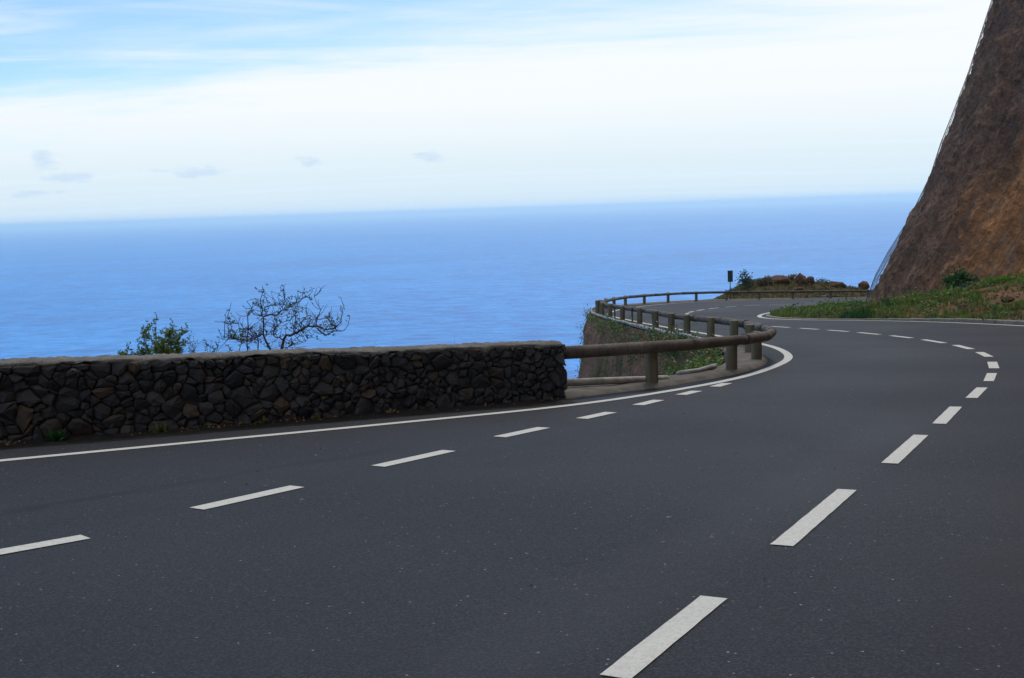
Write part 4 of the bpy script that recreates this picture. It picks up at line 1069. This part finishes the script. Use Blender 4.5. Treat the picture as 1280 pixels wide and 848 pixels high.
mesh_obj('branches', V, F, BARK, big_s); mesh_obj('foliage', LV, LF, leaf_mat('leaf_small_green', (0.05, 0.11, 0.03), (0.11, 0.22, 0.05), .35), big_s); mesh_obj('dead_leaves', DV, DF, leaf_mat('dry_brown_leaf', (.09, .05, .035), (.16, .09, .06)), big_s)

def twiggy(loc, label, n, spread, hgt, seed, lm=None, ls=.03, perb=10, cat='shrub', thick=.006, group=None):
    t = empty('leafy_shrub' if lm else 'dry_twigs', loc); tag(t, label, cat, group); R = random.Random(seed); V, F, LV, LF = [], [], [], []
    def grow(p, d, ln, r, lev):
        q = [p]
        for m_ in range(5): d = (d + Vector((R.gauss(0, .18), R.gauss(0, .18), R.gauss(.04, .14)))).normalized(); q.append(q[-1] + d * ln / 5)
        tube(V, F, q, [r * (1 - .12 * k) for k in range(6)], 4)
        if lm and lev < 2:
            for _ in range(perb):
                j = R.randint(1, 5); leaf(LV, LF, q[j], ls * R.uniform(.6, 1.3), R, 2.0, .5)
        if lev > 0:
            for _ in range(R.randint(2, 4)):
                j = R.randint(1, 4); dd_ = (d + Vector((R.gauss(0, .65), R.gauss(0, .65), R.gauss(.1, .4)))).normalized(); grow(q[j], dd_, ln * R.uniform(.45, .7), r * .6, lev - 1)
    for _ in range(n): grow(Vector((R.gauss(0, spread * .25), R.gauss(0, .08), -.2)), Vector((R.gauss(0, spread), R.gauss(0, .3), 1)).normalized(), hgt * R.uniform(.7, 1.1), thick, 2 if lm else 1)
    mesh_obj('branches', V, F, BARK, t)
    if lm: mesh_obj('foliage', LV, LF, lm, t)
    return t
twiggy((-4.92, 15.6, -.24), 'green leafy shrub behind the wall, left of the bare shrub', 18, .34, .54, 3, leaf_mat('leaf_light_olive', (0.08, 0.13, 0.03), (0.18, 0.25, 0.06), .3), .026, 14)
twiggy((-5.25, 15.5, -.30), 'low yellow-green shrub at the left foot of the green leafy shrub', 14, .55, .34, 5, G1, .026, 12)
twiggy((-4.25, 15.8, -.20), 'small dark leaning shrub between the leafy and bare shrubs', 5, .6, .42, 8, G4, .016, 5)
twiggy((-4.65, 15.7, -.24), 'thin bare twigs just right of the green leafy shrub', 5, .5, .5, 11, cat='twigs', thick=.004)
twiggy((-0.85, 16.6, -.40), 'single thin dry stalk behind the wall towards its right end', 2, .35, .48, 21, cat='twigs', thick=.003)
twiggy((-1.9, 16.3, -.32), 'faint thin twigs just right of the bare shrub', 2, .3, .34, 23, cat='twigs', thick=.003)
twiggy((1.0, 17.6, -2.2), 'small grey shrub below the guardrail beside the wall end', 6, .6, .62, 31, G5, .02, 5)

# ------------------------------------------------------------------ growth on the embankment face and behind the near rail
def face_pt(Y_, h, out=.1):
    k = np.argmin(np.abs(E2[:, 1] - Y_) + 100 * (E2[:, 0] < 2.5)); j = np.argmin(np.abs(hh - h)); p = P3[k, j].copy(); p[:2] += ne[k] * out
    return p
V, F, I = [], [], []
for k in range(1500):
    Y_ = random.choice([random.uniform(22, 34), random.uniform(30, 58)]); h = min(7, abs(random.gauss(0, 2.2 if Y_ > 33 else 1.3)))
    dens = vnoise(np.array([Y_ * .55, h * .8, 2.0]));
    if dens < -.05 + (.50 if Y_ > 44 else (0.28 if Y_ > 36 else -.1)) and h > .3: continue
    p = face_pt(Y_, h, .03); r = random.uniform(.07, .2)
    m_ = random.choice([0, 0, 1, 2, 3, 3]) if Y_ < 36 else random.choice([0, 1, 1, 3, 3, 2])
    for q in range(random.randint(12, 26)):
        leaf(V, F, (p[0] - abs(random.gauss(0, r)) * .8, p[1] + random.gauss(0, r * 1.2), p[2] + random.gauss(0.03, r)), random.uniform(.03, .06), random, 1.9, .4); I.append(m_)
tag(mesh_obj('bank_growth', V, F, None, mats=[G6, G1, G3, G4], midx=I), 'mixed green and dry plants growing on the steep bank under the road edge', 'ground cover', kind='stuff')
shrub('shrub', (3.15, 20.2, float(surf(3.1, 20.2)) - .50), (.55, .5, .50), 1300, .045, G1, 'green bush behind the rail left of the post at the bend', seed=41)
shrub('shrub', (2.75, 19.5, float(surf(2.7, 19.5)) - .50), (.42, .4, .36), 1000, .045, G4, 'dark bush right behind the first guardrail post', seed=42)
shrub('shrub', (3.75, 21.6, float(surf(3.7, 21.6)) - .42), (.45, .5, .42), 1000, .04, G2, 'bright green bush showing under the rail at the bend', seed=43)
pts = []
for k in range(900):
    Y_ = random.uniform(26.5, 45); kk = np.argmin(np.abs(E2[:, 1] - Y_) + 100 * (E2[:, 0] < 2.5)); t_ = random.uniform(.0, .28)
    if vnoise(np.array([Y_ * .5, 0, 8.])) < -.15 and Y_ > 30: continue
    pts.append((E2[kk, 0] - ne[kk, 0] * t_, E2[kk, 1]))
g_ = blades('verge_grass', pts, lambda x, y: float(surf(x, y)) + .07, lambda x, y: random.uniform(.06, .16), [G3, G6, G1], [random.choice([0, 0, 1, 2]) for _ in pts], wid=.012)
tag(g_, 'dry grass tufts on the verge under the inner guardrail', 'grass', kind='stuff')
pts = [(random.uniform(13.3, 15.6), random.uniform(80.5, 83.5)) for _ in range(60)]

# ------------------------------------------------------------------ haze
hz = M('haze_air'); hz.N.remove(hz.b)
pv = hz.N.new('ShaderNodeVolumePrincipled'); pv.inputs['Color'].default_value = (.80, .98, 1.0, 1); pv.inputs['Density'].default_value = 6.5e-5; pv.inputs['Anisotropy'].default_value = 0.45
hz.L.new(pv.outputs[0], hz.o.inputs['Volume'])
V, F = [], []; box(V, F, -130000, 130000, -130000, 130000, -160, 62)
h_ = mesh_obj('haze', V, F, hz.m); tag(h_, 'pale even sea haze', 'haze', kind='stuff')
scene.cycles.volume_bounces = 2
